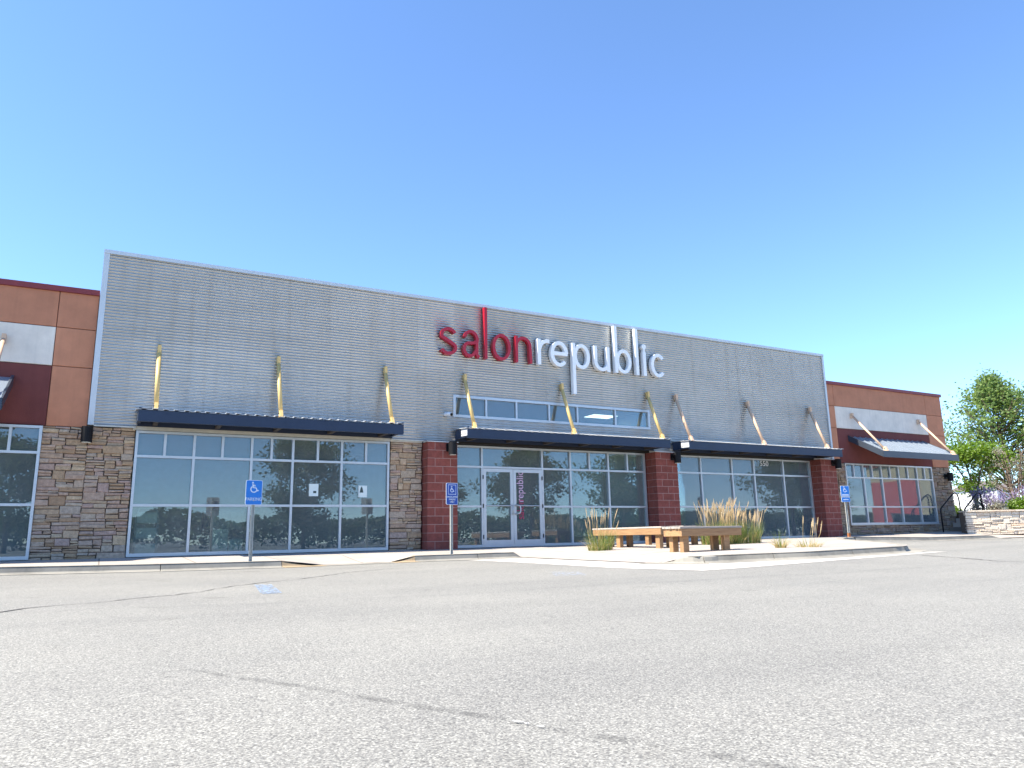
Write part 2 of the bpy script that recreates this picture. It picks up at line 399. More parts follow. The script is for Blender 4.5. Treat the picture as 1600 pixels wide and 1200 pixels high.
def mat_timber(name, c1, c2):
    mt, nt, b, out = nodes_of(name)
    tc = N(nt, 'ShaderNodeTexCoord'); oi = N(nt, 'ShaderNodeObjectInfo')
    mp = N(nt, 'ShaderNodeMapping'); mp.inputs['Scale'].default_value = (1.4, 22, 22)
    nt.links.new(tc.outputs['Object'], mp.inputs['Vector'])
    no = N(nt, 'ShaderNodeTexNoise', noise_dimensions='4D'); no.inputs['Scale'].default_value = 2.2; no.inputs['Detail'].default_value = 8; no.inputs['Roughness'].default_value = 0.7
    nt.links.new(mp.outputs['Vector'], no.inputs['Vector'])
    mu = N(nt, 'ShaderNodeMath', operation='MULTIPLY'); mu.inputs[1].default_value = 37
    nt.links.new(oi.outputs['Random'], mu.inputs[0]); nt.links.new(mu.outputs[0], no.inputs['W'])
    rp = ramp(nt, [(0.28, c1), (0.5, [(p+q)/2 for p, q in zip(c1, c2)]), (0.72, c2)])
    nt.links.new(no.outputs['Fac'], rp.inputs['Fac'])
    hs = N(nt, 'ShaderNodeHueSaturation'); mr = N(nt, 'ShaderNodeMapRange'); mr.inputs['To Min'].default_value = 0.78; mr.inputs['To Max'].default_value = 1.15
    nt.links.new(oi.outputs['Random'], mr.inputs['Value']); nt.links.new(mr.outputs['Result'], hs.inputs['Value']); nt.links.new(rp.outputs['Color'], hs.inputs['Color'])
    nt.links.new(hs.outputs['Color'], b.inputs['Base Color']); b.inputs['Roughness'].default_value = 0.75
    bp = N(nt, 'ShaderNodeBump'); bp.inputs['Strength'].default_value = 0.4; bp.inputs['Distance'].default_value = 0.004
    nt.links.new(no.outputs['Fac'], bp.inputs['Height']); nt.links.new(bp.outputs['Normal'], b.inputs['Normal'])
    MATS[name] = mt
mat_timber('timber', (0.20, 0.105, 0.047), (0.42, 0.25, 0.122))
mat_timber('timber_grey', (0.26, 0.22, 0.19), (0.48, 0.43, 0.38))
plain('bark', (0.14, 0.10, 0.07), 0.95, var=0.3, scale=12, bump=0.8, bscale=30)
plain('soil', (0.13, 0.09, 0.055), 1.0, var=0.3)
plain('lawn', (0.07, 0.13, 0.025), 1.0, var=0.3, scale=9)
plain('inside_wall', (0.55, 0.60, 0.60), 0.9)
plain('inside_floor', (0.36, 0.36, 0.34), 0.6)
plain('inside_shade', (0.42, 0.44, 0.42), 0.9)
plain('inside_red', (0.50, 0.035, 0.04), 0.8)
plain('inside_cream', (0.62, 0.56, 0.36), 0.8)
plain('inside_white', (0.82, 0.88, 0.86), 0.6)
plain('paper', (0.72, 0.80, 0.78), 0.8, var=0.03)
plain('paper_ink', (0.05, 0.08, 0.08), 0.8)
plain('vinyl_pink', (0.42, 0.03, 0.10), 0.5)
plain('vinyl_lilac', (0.62, 0.42, 0.58), 0.5)
plain('crack', (0.09, 0.085, 0.08), 1.0)
plain('tar_streak', (0.13, 0.13, 0.135), 0.85, var=0.3, scale=14)
plain('house_white', (0.74, 0.74, 0.72), 0.8)
plain('house_roof', (0.16, 0.13, 0.12), 0.9)

def worn_paint(name, col, thr=0.5):
    mt, nt, b, out = nodes_of(name)
    g = N(nt, 'ShaderNodeNewGeometry')
    no = N(nt, 'ShaderNodeTexNoise'); no.inputs['Scale'].default_value = 17; no.inputs['Detail'].default_value = 10; no.inputs['Roughness'].default_value = 0.75
    nt.links.new(g.outputs['Position'], no.inputs['Vector'])
    rp = ramp(nt, [(thr-0.03, (0, 0, 0)), (thr+0.03, (1, 1, 1))])
    nt.links.new(no.outputs['Fac'], rp.inputs['Fac'])
    tr = N(nt, 'ShaderNodeBsdfTransparent')
    mx = N(nt, 'ShaderNodeMixShader')
    b.inputs['Base Color'].default_value = (*col, 1); b.inputs['Roughness'].default_value = 0.8
    nt.links.new(rp.outputs['Color'], mx.inputs[0]); nt.links.new(tr.outputs[0], mx.inputs[1]); nt.links.new(b.outputs[0], mx.inputs[2])
    nt.links.new(mx.outputs[0], out.inputs[0])
    MATS[name] = mt
worn_paint('paint_blue', (0.26, 0.34, 0.46), 0.51)
worn_paint('paint_blue_pale', (0.36, 0.40, 0.47), 0.55)
worn_paint('paint_white', (0.72, 0.72, 0.70), 0.52)
worn_paint('worn_tar', (0.205, 0.203, 0.2), 0.5)
worn_paint('worn_tar_light', (0.145, 0.143, 0.145), 0.51)

mt, nt, b, out = nodes_of('lamp_panel')
b.inputs['Base Color'].default_value = (0.8, 0.8, 0.8, 1)
b.inputs['Emission Color'].default_value = (1, 0.98, 0.95, 1)
b.inputs['Emission Strength'].default_value = 1.6
MATS['lamp_panel'] = mt
plain('panel_red', (0.62, 0.11, 0.10), 0.8)

# ------------------------------------------------------------------ mesh helpers
class MB:
    def __init__(self):
        self.v = []; self.f = []
    def box(self, x0, x1, y0, y1, z0, z1):
        i = len(self.v)
        self.v += [(x0, y0, z0), (x1, y0, z0), (x1, y1, z0), (x0, y1, z0), (x0, y0, z1), (x1, y0, z1), (x1, y1, z1), (x0, y1, z1)]
        self.f += [(i, i+3, i+2, i+1), (i+4, i+5, i+6, i+7), (i, i+1, i+5, i+4), (i+1, i+2, i+6, i+5), (i+2, i+3, i+7, i+6), (i+3, i, i+4, i+7)]
        return self
    def cbox(self, x0, x1, y0, y1, z0, z1, c=0.006, jit=0.0, rr=None):
        """box with chamfered front (-y) edges, back open edges square"""
        i = len(self.v)
        def j():
            return (rr.uniform(-jit, jit) if rr else 0.0)
        o = [(x0+j(), y0+c, z0+j()), (x1+j(), y0+c, z0+j()), (x1+j(), y0+c, z1+j()), (x0+j(), y0+c, z1+j())]
        fr = []
        for k, (x, y, z) in enumerate(o):
            sx = 1 if k in (0, 3) else -1
            sz = 1 if k in (0, 1) else -1
            fr.append((x+sx*c, y0+(abs(j())*0.8), z+sz*c))
        bk = [(x, y1, z) for x, y, z in o]
        self.v += fr + o + bk
        self.f.append((i, i+1, i+2, i+3))
        for k in range(4):
            n = (k+1) % 4
            self.f.append((i+4+k, i+4+n, i+n, i+k))
            self.f.append((i+8+k, i+8+n, i+4+n, i+4+k))
        self.f.append((i+11, i+10, i+9, i+8))
        return self
    def tube(self, pts, r, n=8, cap=True):
        pts = [Vector(p) for p in pts]
        rs = r if isinstance(r, (list, tuple)) else [r]*len(pts)
        base = len(self.v)
        prev = None
        for k, p in enumerate(pts):
            d = (pts[min(k+1, len(pts)-1)] - pts[max(k-1, 0)])
            d = d.normalized() if d.length > 1e-9 else Vector((0, 0, 1))
            if prev is None:
                a = Vector((0, 0, 1)) if abs(d.z) < 0.9 else Vector((1, 0, 0))
                u = d.cross(a).normalized()
            else:
                u = (prev - d*prev.dot(d)).normalized()
            prev = u
            w = d.cross(u)
            for q in range(n):
                t = 2*math.pi*q/n
                self.v.append(tuple(p + rs[k]*(math.cos(t)*u + math.sin(t)*w)))
        for k in range(len(pts)-1):
            for q in range(n):
                a = base+k*n+q; b_ = base+k*n+(q+1) % n
                self.f.append((a, b_, b_+n, a+n))
        if cap:
            self.f.append(tuple(base+q for q in range(n))[::-1])
            e = base+(len(pts)-1)*n
            self.f.append(tuple(e+q for q in range(n)))
        return self
    def quad(self, a, b_, c, d):
        i = len(self.v)
        self.v += [tuple(a), tuple(b_), tuple(c), tuple(d)]
        self.f.append((i, i+1, i+2, i+3))
        return self
    def prism(self, poly, axis, a0, a1):
        """poly of 2D points extruded along axis ('x': (y,z), 'y': (x,z), 'z': (x,y))"""
        i = len(self.v); n = len(poly)
        for a in (a0, a1):
            for p, q in poly:
                self.v.append({'x': (a, p, q), 'y': (p, a, q), 'z': (p, q, a)}[axis])
        self.f.append(tuple(i+k for k in range(n))[::-1]); self.f.append(tuple(i+n+k for k in range(n)))
        for k in range(n):
            m_ = (k+1) % n
            self.f.append((i+k, i+m_, i+n+m_, i+n+k))
        return self
    def stroke(self, pts, w, y0, y1, closed=False):
        """ribbon of width w along 2D (x,z) points, a slab from y0 (front) to y1 (back)"""
        P = [Vector((p[0], p[1])) for p in pts]
        n = len(P)
        L, Rr = [], []
        for k in range(n):
            if closed:
                a, c = P[(k-1) % n], P[(k+1) % n]
            else:
                a, c = P[max(k-1, 0)], P[min(k+1, n-1)]
            d = (c-a).normalized(); nn = Vector((-d.y, d.x))
            ww = w[k] if isinstance(w, (list, tuple)) else w
            L.append(P[k]+nn*ww/2); Rr.append(P[k]-nn*ww/2)
        i = len(self.v)
        for k in range(n):
            for q in (L[k], Rr[k]):
                self.v.append((q.x, y0, q.y)); self.v.append((q.x, y1, q.y))
        segs = n if closed else n-1
        for k in range(segs):
            a = i+4*k; b_ = i+4*((k+1) % n)
            self.f += [(a, a+2, b_+2, b_), (a+1, b_+1, b_+3, a+3), (a, b_, b_+1, a+1), (a+2, a+3, b_+3, b_+2)]
        if not closed:
            e = i+4*(n-1)
            self.f += [(i, i+1, i+3, i+2), (e, e+2, e+3, e+1)]
        return self
    def mesh(self, name, smooth=False):
        me = bpy.data.meshes.new(name)
        me.from_pydata([tuple(v) for v in self.v], [], self.f)
        bm = bmesh.new(); bm.from_mesh(me)
        bmesh.ops.recalc_face_normals(bm, faces=bm.faces)
        bm.to_mesh(me); bm.free()
        if smooth:
            for p in me.polygons:
                p.use_smooth = True
        return me
    def build(self, name, mat, parent=None, smooth=False, recalc=True):
        me = self.mesh(name, smooth) if recalc else self.raw(name, smooth)
        me.materials.append(MATS[mat])
        o = bpy.data.objects.new(name, me)
        COL.objects.link(o)
        if parent:
            o.parent = parent
        return o
    def raw(self, name, smooth=False):
        me = bpy.data.meshes.new(name)
        me.from_pydata([tuple(v) for v in self.v], [], self.f)
        if smooth:
            for p in me.polygons:
                p.use_smooth = True
        return me

def tag(o, label=None, cat=None, group=None, kind=None):
    if label: o['label'] = label
    if cat: o['category'] = cat
    if group: o['group'] = group
    if kind: o['kind'] = kind
    return o
def empty(name, loc, label=None, cat=None, group=None):
    """things are built in world coordinates: the empty marks the base, children are counter-shifted"""
    o = bpy.data.objects.new(name, None)
    o.empty_display_size = 0.2
    COL.objects.link(o)
    o['base'] = list(loc)
    return tag(o, label, cat, group)
def arc(cx, cz, rx, rz, a0, a1, n=20):
    return [(cx+rx*math.cos(R_(a0+(a1-a0)*k/n)), cz+rz*math.sin(R_(a0+(a1-a0)*k/n))) for k in range(n+1)]
def interp(tab, x):
    if x <= tab[0][0]: return tab[0][1]
    for (a, va), (b_, vb) in zip(tab, tab[1:]):
        if x <= b_:
            return va+(vb-va)*(x-a)/(b_-a)
    return tab[-1][1]
def sstep(t):
    t = max(0.0, min(1.0, t)); return t*t*(3-2*t)

# ------------------------------------------------------------------ ground
TILT = [(-30, 0.06), (-6, 0.06), (-1.4, 0.03), (0, 0.012), (1, 0.0), (3, -0.01), (5.3, 0.008), (8, 0.015), (13, 0.075), (19, 0.15), (22.5, 0.08), (26, 0.09), (60, 0.12)]
def road_z(x, y):
    near = 1.0 if y > -16 else max(0.0, 1-(-16-y)/12)
    return -0.19 + 0.007*(max(y, -30)+3 if y < -3 else 0) + interp(TILT, x)*near
WB = [(-30, 0.0), (10, 0.0), (13.8, 0.02), (15, 0.04), (18, 0.045), (21.5, 0.06), (22.5, 0.10), (25, 0.11), (28.3, 0.16), (60, 0.18)]
RAMP_L, RAMP_R = 2.95, 5.55
def walk_z(x, y):
    k = road_z(x, -3)+0.115
    if y >= -3:
        t = max(0.0, min(1.0, -y/3.0))
        z = interp(WB, x)*(1-t)+k*t
    else:
        z = k-0.008*(-3-y)
    # kerb ramp in the straight walk
    if RAMP_L < x < RAMP_R and y < -1.5:
        f = min(1.0, (x-RAMP_L)/0.75, (RAMP_R-x)/0.5)
        s = min(1.0, (-1.5-y)/1.5)
        z = z*(1-f*s)+(road_z(x, -3)+0.014)*f*s
    # drop to the road on the left of the planted bulge
    if 7.95 < x < 9.6 and y < -1.4:
        w = 1.5*min(1.0, max(0.0, (y+8.1)/1.3))
        if w > 0.01:
            t = 1-(1-sstep((x-8.0)/w))*sstep((-y-1.4)/1.7)
            z = z*t+(road_z(x, y)+0.012)*(1-t)
    # flush apron right of the far kerb
    if x > 25.6:
        s = sstep((x-25.6)/0.8)*max(0.0, min(1.0, (-y-1.0)/2.0))
        z = z*(1-s)+(road_z(x, -3)+0.02)*s
    return z

def grid_sheet(name, xs, ys, fz, mat, skip=None):
    mb = MB()
    nx = len(xs)
    for y in ys:
        for x in xs:
            mb.v.append((x, y, fz(x, y)))
    for j in range(len(ys)-1):
        for i in range(nx-1):
            if skip and skip((xs[i]+xs[i+1])/2, (ys[j]+ys[j+1])/2):
                continue
            a = j*nx+i
            mb.f.append((a, a+1, a+nx+1, a+nx))
    return mb.build(name, mat, smooth=True)
def lin(a, b_, n): return [a+(b_-a)*i/n for i in range(n+1)]
gx = [-900, -400, -150, -60, -30] + lin(-20, 36, 112) + [45, 60, 100, 200, 500, 1200]
gy = [-900, -400, -150, -80, -50, -40] + lin(-32, 2, 68) + [12, 40, 100, 300, 1200]
ground = grid_sheet('parking_lot', gx, gy, road_z, 'asphalt')
tag(ground, 'pale worn asphalt parking lot in front of the stores', 'parking lot', kind='structure')

# walk: straight strip + bulge with the benches, cut to outline
def island_edge(x):
    """front limit (most negative y) of paved walk at x"""
    if x < 7.95: return -3.0
    if x < 8.35: return -7.3-(x-7.95)/0.4*0.75
    if x < 13.0: return -8.05-0.40*sstep((x-8.35)/2.5)
    if x < 18.6:
        t = (x-13.0)/5.6
        return -8.45+5.35*sstep(t*0.92+0.04)
    return -3.0
mb = MB()
wxs = sorted(set([-30, -20, -12] + lin(-8, 7.9, 106) + [7.9495, 7.951] + lin(8.0, 26.8, 188) + [28, 30, 33, 36]))
NY = 22
for x in wxs:
    e = island_edge(x)
    for k in range(NY+1):
        t = k/NY
        y = 0.40+(e-0.40)*t
        mb.v.append((x, y, walk_z(x, y)))
for i in range(len(wxs)-1):
    if abs(wxs[i]-7.9495) < 1e-6: continue
    for k in range(NY):
        a = i*(NY+1)+k
        mb.f.append((a, a+1, a+NY+2, a+NY+1))
walk = mb.build('sidewalk', 'walk', smooth=False)
tag(walk, 'bright concrete sidewalk running along the storefronts', 'sidewalk', kind='structure')

# kerbs: swept profile, one object per cast length
kerb = empty('kerb', (0, -3, 0)); kerb['kind'] = 'structure'; kerb['label'] = 'stained concrete kerb along the sidewalk edge'; kerb['category'] = 'kerb'
def kerb_piece(path, hfun=None, name='kerb_length', mat='kerb_concrete', pan=0.32):
    """path: list of (x,y) with the road on its right side when walking along it"""
    mb = MB()
    n = len(path)
    prof = []
    for k, (x, y) in enumerate(path):
        a = Vector(path[max(k-1, 0)]); c = Vector(path[min(k+1, n-1)])
        d = (c-a).normalized(); out_ = Vector((d.y, -d.x))
        h = hfun(k/(n-1)) if hfun else 1.0
        rz = road_z(x, y)
        tz = rz+(walk_z(x, y)-rz)*h if hfun else walk_z(x, y)
        tz = max(tz, rz+0.012)+0.004
        H = tz-rz
        row = [(-0.17, tz-0.12), (-0.17, tz), (-0.025, tz), (0.0, tz-0.02*min(1, H/0.1)), (0.022, rz+0.03*min(1, H/0.1)), (0.05, rz+0.008), (pan, rz+0.005), (pan, rz-0.1)]
        for o_, z in row:
            mb.v.append((x+out_.x*o_, y+out_.y*o_, z))
    m_ = 8
    for k in range(n-1):
        for q in range(m_-1):
            a = k*m_+q
            mb.f.append((a, a+1, a+m_+1, a+m_))
    mb.f.append(tuple(range(m_))); mb.f.append(tuple((n-1)*m_+q for q in range(m_))[::-1])
    return mb.build(name, mat, kerb)
def split_path(fn, a, b_, joints, gap=0.012):
    cuts = [a]+joints+[b_]
    for p, q in zip(cuts, cuts[1:]):
        n = max(2, int((q-p)/0.15))
        kerb_piece([fn(p+gap/2+(q-p-gap)*i/n) for i in range(n+1)])
split_path(lambda s: (s, -3.0), -21, RAMP_L, [-18, -15, -12, -8.1, -5.1, -2.1, 0.93])
kerb_piece([(RAMP_L+0.006+0.75*i/8, -3.0) for i in range(9)], lambda t: 1-t, 'kerb_ramp_flare', 'ramp_tile')
kerb_piece([(3.71+1.33*i/8, -3.0) for i in range(9)], lambda t: 0.0)
kerb_piece([(5.05+0.5*i/8, -3.0) for i in range(9)], lambda t: t, 'kerb_ramp_flare', 'ramp_tile')
split_path(lambda s: (s, -3.0), RAMP_R, 8.0, [6.95])
# bulge
isl = [(7.95, -7.3), (8.02, -7.55), (8.14, -7.8), (8.3, -7.98), (8.55, -8.1)] + [(x, island_edge(x)) for x in lin(8.8, 13.0, 28)]
def along(path):
    d = [0.0]
    for a, c in zip(path, path[1:]):
        d.append(d[-1]+math.dist(a, c))
    def f(s):
        s = max(0, min(d[-1], s))
        for k in range(len(d)-1):
            if s <= d[k+1]:
                t = (s-d[k])/(d[k+1]-d[k])
                return (path[k][0]+(path[k+1][0]-path[k][0])*t, path[k][1]+(path[k+1][1]-path[k][1])*t)
        return path[-1]
    return f, d[-1]
isl += [(13.15, -8.40), (13.25, -8.28)] + [(x, island_edge(x)) for x in lin(13.5, 18.5, 30)] + [(18.7, -3.05), (18.95, -3.0)]
fI, LI = along(isl)
split_path(fI, 0, LI, [1.0, 2.35, 4.15, 6.6, 9.2, 12.0])
split_path(lambda s: (s, -3.0), 19.0, 26.4, [20.6, 22.35, 24.4])
# broad concrete pan in front of the bulge
panp = [(6.55, -3.35), (7.9, -3.35), (7.92, -7.4), (8.2, -8.1), (9.0, -8.45), (13.3, -8.72), (13.6, -8.95), (12.5, -9.05), (8.6, -9.42), (7.06, -9.6), (6.68, -8.1), (6.7, -5.2)]
mb = MB()
cx_, cy_ = 7.6, -7.6
bm = bmesh.new()
vs_ = [bm.verts.new((x, y, 0)) for x, y in panp]
bm.faces.new(vs_)
bmesh.ops.triangulate(bm, faces=bm.faces)
bmesh.ops.subdivide_edges(bm, edges=bm.edges, cuts=3, use_grid_fill=True)
for v in bm.verts:
    v.co.z = road_z(v.co.x, v.co.y)+0.0035
me = bpy.data.meshes.new('gutter_pan'); bm.to_mesh(me); bm.free()
me.materials.append(MATS['pan_concrete'])
pan = bpy.data.objects.new('gutter_pan', me); COL.objects.link(pan)
tag(pan, 'bright bare concrete gutter apron in front of the benches', 'apron', kind='structure')

# ------------------------------------------------------------------ paint, cracks, streaks on the asphalt
def strip_on_road(name, pts, w, mat, lift=0.004, jitter=0.0):
    mb = MB()
    P = []
    for (a, c) in zip(pts, pts[1:]):
        n = max(1, int(math.dist(a, c)/0.12))
        for i in range(n):
            t = i/n
            P.append(Vector((a[0]+(c[0]-a[0])*t+rng.uniform(-jitter, jitter), a[1]+(c[1]-a[1])*t+rng.uniform(-jitter, jitter))))
    P.append(Vector(pts[-1]))
    for k, p in enumerate(P):
        d = (P[min(k+1, len(P)-1)]-P[max(k-1, 0)]).normalized()
        nn = Vector((-d.y, d.x))
        ww = w*(rng.uniform(0.35, 1.3) if jitter else 1.0)*0.5
        for s in (1, -1):
            q = p+nn*ww*s
            mb.v.append((q.x, q.y, road_z(q.x, q.y)+lift))
    for k in range(len(P)-1):
        a = 2*k
        mb.f.append((a, a+2, a+3, a+1))
    return mb.build(name, mat)
def px_ground(px, py):
    d = (px-800)/1152.676*r2-(py-600)/1152.676*u2+fwd
    z = -0.22
    for _ in range(12):
        t = (z-CAM_POS.z)/d.z
        p = CAM_POS+d*t
        z = road_z(p.x, p.y)
    return (p.x, p.y)
ck = strip_on_road('pavement_crack', [px_ground(*q) for q in [(-60, 968), (0, 957), (60, 948.5), (150, 942), (210, 935.5), (270, 930)]], 0.024, 'crack', jitter=0.02)
tag(ck, 'dark crack in the asphalt at the left edge', 'crack', 'cracks in the asphalt', 'structure')
ck = strip_on_road('pavement_crack', [px_ground(*q) for q in [(270, 930), (305, 926.5), (345, 919), (400, 911.5), (480, 903.5), (540, 895), (600, 889.5), (660, 887)]], 0.026, 'crack', jitter=0.02)
tag(ck, 'thin crack in the asphalt passing the left blue paint', 'crack', 'cracks in the asphalt', 'structure')
ck = strip_on_road('pavement_crack', [px_ground(*q) for q in [(1440, 868), (1500, 872), (1560, 877), (1610, 879)]], 0.04, 'crack', jitter=0.02)
tag(ck, 'thin crack in the asphalt right of the planted bulge', 'crack', 'cracks in the asphalt', 'structure')
ts = strip_on_road('scrape_mark', [px_ground(*q) for q in [(800, 1129), (825, 1134), (850, 1139)]], 0.012, 'paint_white', lift=0.007)
tag(ts, 'short white scrape beside the tar streak', 'scrape', kind='structure')
def patch(pxs, mat, label, cat):
    pts = [px_ground(*q) for q in pxs]
    mb = MB()
    n = 6
    A, B_, C, D = [Vector(p) for p in pts]
    for j in range(n+1):
        for i in range(n+1):
            p = (A*(1-i/n)+B_*(i/n))*(1-j/n)+(D*(1-i/n)+C*(i/n))*(j/n)
            mb.v.append((p.x, p.y, road_z(p.x, p.y)+0.004))
    for j in range(n):
        for i in range(n):
            a = j*(n+1)+i
            mb.f.append((a, a+1, a+n+2, a+n+1))
    o = mb.build('painted_patch', mat)
    return tag(o, label, cat, kind='structure')
patch([(397, 914), (424, 913.5), (441, 927), (408, 928.5)], 'paint_blue', 'faded blue accessible parking paint on the left asphalt', 'road paint')
patch([(857, 894), (905, 893.5), (918, 899), (868, 900.5)], 'paint_blue_pale', 'almost worn away blue paint before the entrance apron', 'road paint')

# ------------------------------------------------------------------ building pieces
def stone_field(parent, x0, x1, z0, z1, yf, rr, mat='stone', far=False, band=(0.13, 0.21), length=(0.17, 0.46), ragged=0.0, place=None):
    """dry-stacked ledge stone; each stone is its own object unless far"""
    acc = MB()
    z = z0
    cnt = 0
    while z < z1-0.03:
        h = min(rr.uniform(*band), z1-z)
        if z1-(z+h) < 0.05: h = z1-z
        x = x0
        while x < x1-0.03:
            w = min(rr.uniform(*length), x1-x)
            if x1-(x+w) < 0.09: w = x1-x
            k = rr.choice((1, 2, 2, 3, 3)) if h > 0.14 else rr.choice((1, 2))
            cuts = [0.0]+sorted((i+rr.uniform(-0.22, 0.22))/k for i in range(1, k))+[1.0]
            for a, c in zip(cuts, cuts[1:]):
                sub = [(x, x+w)]
                if w > 0.3 and rr.random() < 0.45:
                    mid = x+w*rr.uniform(0.35, 0.65); sub = [(x, mid), (mid, x+w)]
                for sx0, sx1 in sub:
                    g = rr.uniform(0.004, 0.008)
                    ex0 = -rr.uniform(0, ragged) if sx0 <= x0+1e-6 else 0
                    ex1 = rr.uniform(0, ragged) if sx1 >= x1-1e-6 else 0
                    mb_ = acc if far else MB()
                    pr = rr.uniform(-0.022, 0.02)
                    args = (sx0+g+ex0, sx1-g+ex1, yf+pr, yf+0.10, z+h*a+g*0.8, z+h*c-g*0.8)
                    start = len(mb_.v)
                    mb_.cbox(*args, c=min(0.014, 0.22*h*(c-a)), jit=0.011, rr=rr)
                    if place:
                        for q in range(start, len(mb_.v)):
                            mb_.v[q] = place(mb_.v[q])
                    if not far:
                        mb_.build('stone', mat, parent)
                    cnt += 1
            x += w
        z += h
    if far:
        o = acc.build('stone_courses', mat, parent); o['kind'] = 'stuff'
    return cnt

def block_pillar(parent, x0, x1, yf, yb, ztop, base, cap=True):
    core = MB().box(x0+0.004, x1-0.004, yf+0.0035, yb, base-0.1, ztop)
    co = core.build('block_pillar', 'mortar', parent)
    w = x1-x0
    n = 13
    ch = (ztop-base)/n
    for r in range(n):
        za, zb = base+ch*r+0.006, base+ch*(r+1)-0.007
        cuts = [0, 0.25, 0.765, 1] if r % 2 == 0 else [0, 0.51, 1]
        for a, c in zip(cuts, cuts[1:]):
            g0 = 0 if a == 0 else 0.0065
            g1 = 0 if c == 1 else 0.0065
            off = rng.uniform(-0.0015, 0.0015)
            # front shell: corner blocks wrap to the side
            d = 0.19 if (a > 0 and r % 2 == 1) else (yb-yf-0.01)
            if a == 0:
                d = 0.195 if r % 2 else 0.395
                d = min(d, yb-yf)
            MB().cbox(x0+w*a+g0, x0+w*c-g1, yf+off, yf+d-0.005, za, zb, c=0.004).build('block', 'block', co)
        # return face on the left, behind the corner block
        d = min(0.195 if r % 2 else 0.395, yb-yf)
        if d < yb-yf-0.03:
            MB().box(x0, x0+0.15, yf+d+0.005, yb, za, zb).build('block', 'block', co)
    if cap:
        MB().prism([(yf-0.02, ztop), (yf-0.02, ztop+0.02), (0.0, ztop+0.06), (0.0, ztop)], 'x', x0-0.02, x1+0.02).build('cap_flashing', 'trim_metal', co)
    return co

def storefront(parent, name, yg, verts_low, verts_top, z_sill, z_mid, z_tr, z_head, skip_low=(), fw=0.052):
    """frame with lower, middle and transom lights. Every bar and pane a sub-part"""
    x0, x1 = verts_low[0], verts_low[-1]
    d0, d1 = yg-0.055, yg+0.06
    fr = MB()
    fr.box(x0, x0+fw, d0, d1, z_sill, z_head); fr.box(x1-fw, x1, d0, d1, z_sill, z_head)
    fr.box(x0+fw, x1-fw, d0, d1, z_head-fw, z_head); fr.box(x0+fw, x1-fw, d0, d1, z_sill, z_sill+fw*1.3)
    root = fr.build(name, 'aluminium', parent)
    h = fw/2
    def bar(a, b_, c, d, nm):
        MB().box(a, b_, d0+0.004, d1-0.004, c, d).build(nm, 'aluminium', root)
    lo = [x0+h]+list(verts_low[1:-1])+[x1-h]
    tp = [x0+h]+list(verts_top[1:-1])+[x1-h]
    for i in range(1, len(lo)-1):
        bar(lo[i]-h, lo[i]+h, z_sill+fw*1.3, z_tr-h, 'mullion')
    for i in range(1, len(tp)-1):
        bar(tp[i]-h, tp[i]+h, z_tr+h, z_head-fw, 'mullion')
    MB().box(x0+fw, x1-fw, d0+0.002, d1-0.002, z_tr-h, z_tr+h).build('rail', 'aluminium', root)
    for i in range(len(lo)-1):
        a, c = lo[i]+h, lo[i+1]-h
        if i in skip_low: continue
        MB().box(a, c, d0+0.006, d1-0.006, z_mid-h, z_mid+h).build('rail', 'aluminium', root)
        pane(root, a, c, z_sill+fw*1.3, z_mid-h, yg)
        pane(root, a, c, z_mid+h, z_tr-h, yg)
    for i in range(len(tp)-1):
        pane(root, tp[i]+h, tp[i+1]-h, z_tr+h, z_head-fw, yg)
    return root
def pane(root, a, c, z0, z1, yg):
    t1, t2 = rng.uniform(-0.0022, 0.0022), rng.uniform(-0.0018, 0.0018)
    mb = MB()
    for y in (yg-0.004, yg+0.004):
        for x, z in ((a-0.01, z0-0.01), (c+0.01, z0-0.01), (c+0.01, z1+0.01), (a-0.01, z1+0.01)):
            mb.v.append((x, y+t1*(x-(a+c)/2)+t2*(z-(z0+z1)/2), z))
    mb.f += [(0, 1, 2, 3), (7, 6, 5, 4), (0, 4, 5, 1), (1, 5, 6, 2), (2, 6, 7, 3), (3, 7, 4, 0)]
    return mb.build('pane', 'glass', root)

# ---------------- centre store with the corrugated front
store = empty('store_building', (11, 0, 0), 'store with tall corrugated metal front, stone and red block piers', 'building')
# carcass: walls, roof, parapet
MB().box(-0.40, 22.28, 0.06, 0.30, 2.70, 6.44).build('parapet_wall', 'soffit', store)
MB().box(-0.40, 22.28, 0.30, 20, 4.60, 4.80).build('roof_slab', 'flashing', store)
MB().box(-0.40, -0.2, 0.30, 20, -0.2, 6.44).build('side_wall', 'render_terracotta', store)
MB().box(22.08, 22.28, 0.40, 20, -0.2, 6.44).build('side_wall', 'render_terracotta', store)
MB().box(-0.2, 22.08, 19.8, 20, -0.2, 6.44).build('rear_wall', 'render_terracotta', store)
MB().box(-0.2, 22.08, 0.42, 19.8, -0.12, 0.01).build('inside_floor', 'inside_floor', store)
MB().box(-0.2, 22.08, 9.0, 9.15, 0.01, 4.2).build('inside_wall', 'inside_wall', store)
MB().box(-0.2, 7.3, 0.30, 9.0, 2.95, 3.05).build('inside_ceiling', 'inside_wall', store)
MB().box(14.3, 22.08, 0.30, 9.0, 2.95, 3.05).build('inside_ceiling', 'inside_wall', store)
MB().box(7.3, 14.3, 0.34, 9.0, 3.93, 4.05).build('inside_ceiling', 'inside_wall', store)
MB().box(7.1, 7.3, 0.40, 9.0, 0.01, 4.2).build('inside_wall', 'inside_wall', store)
MB().box(14.32, 14.5, 0.40, 9.0, 0.01, 4.2).build('inside_wall', 'inside_wall', store)
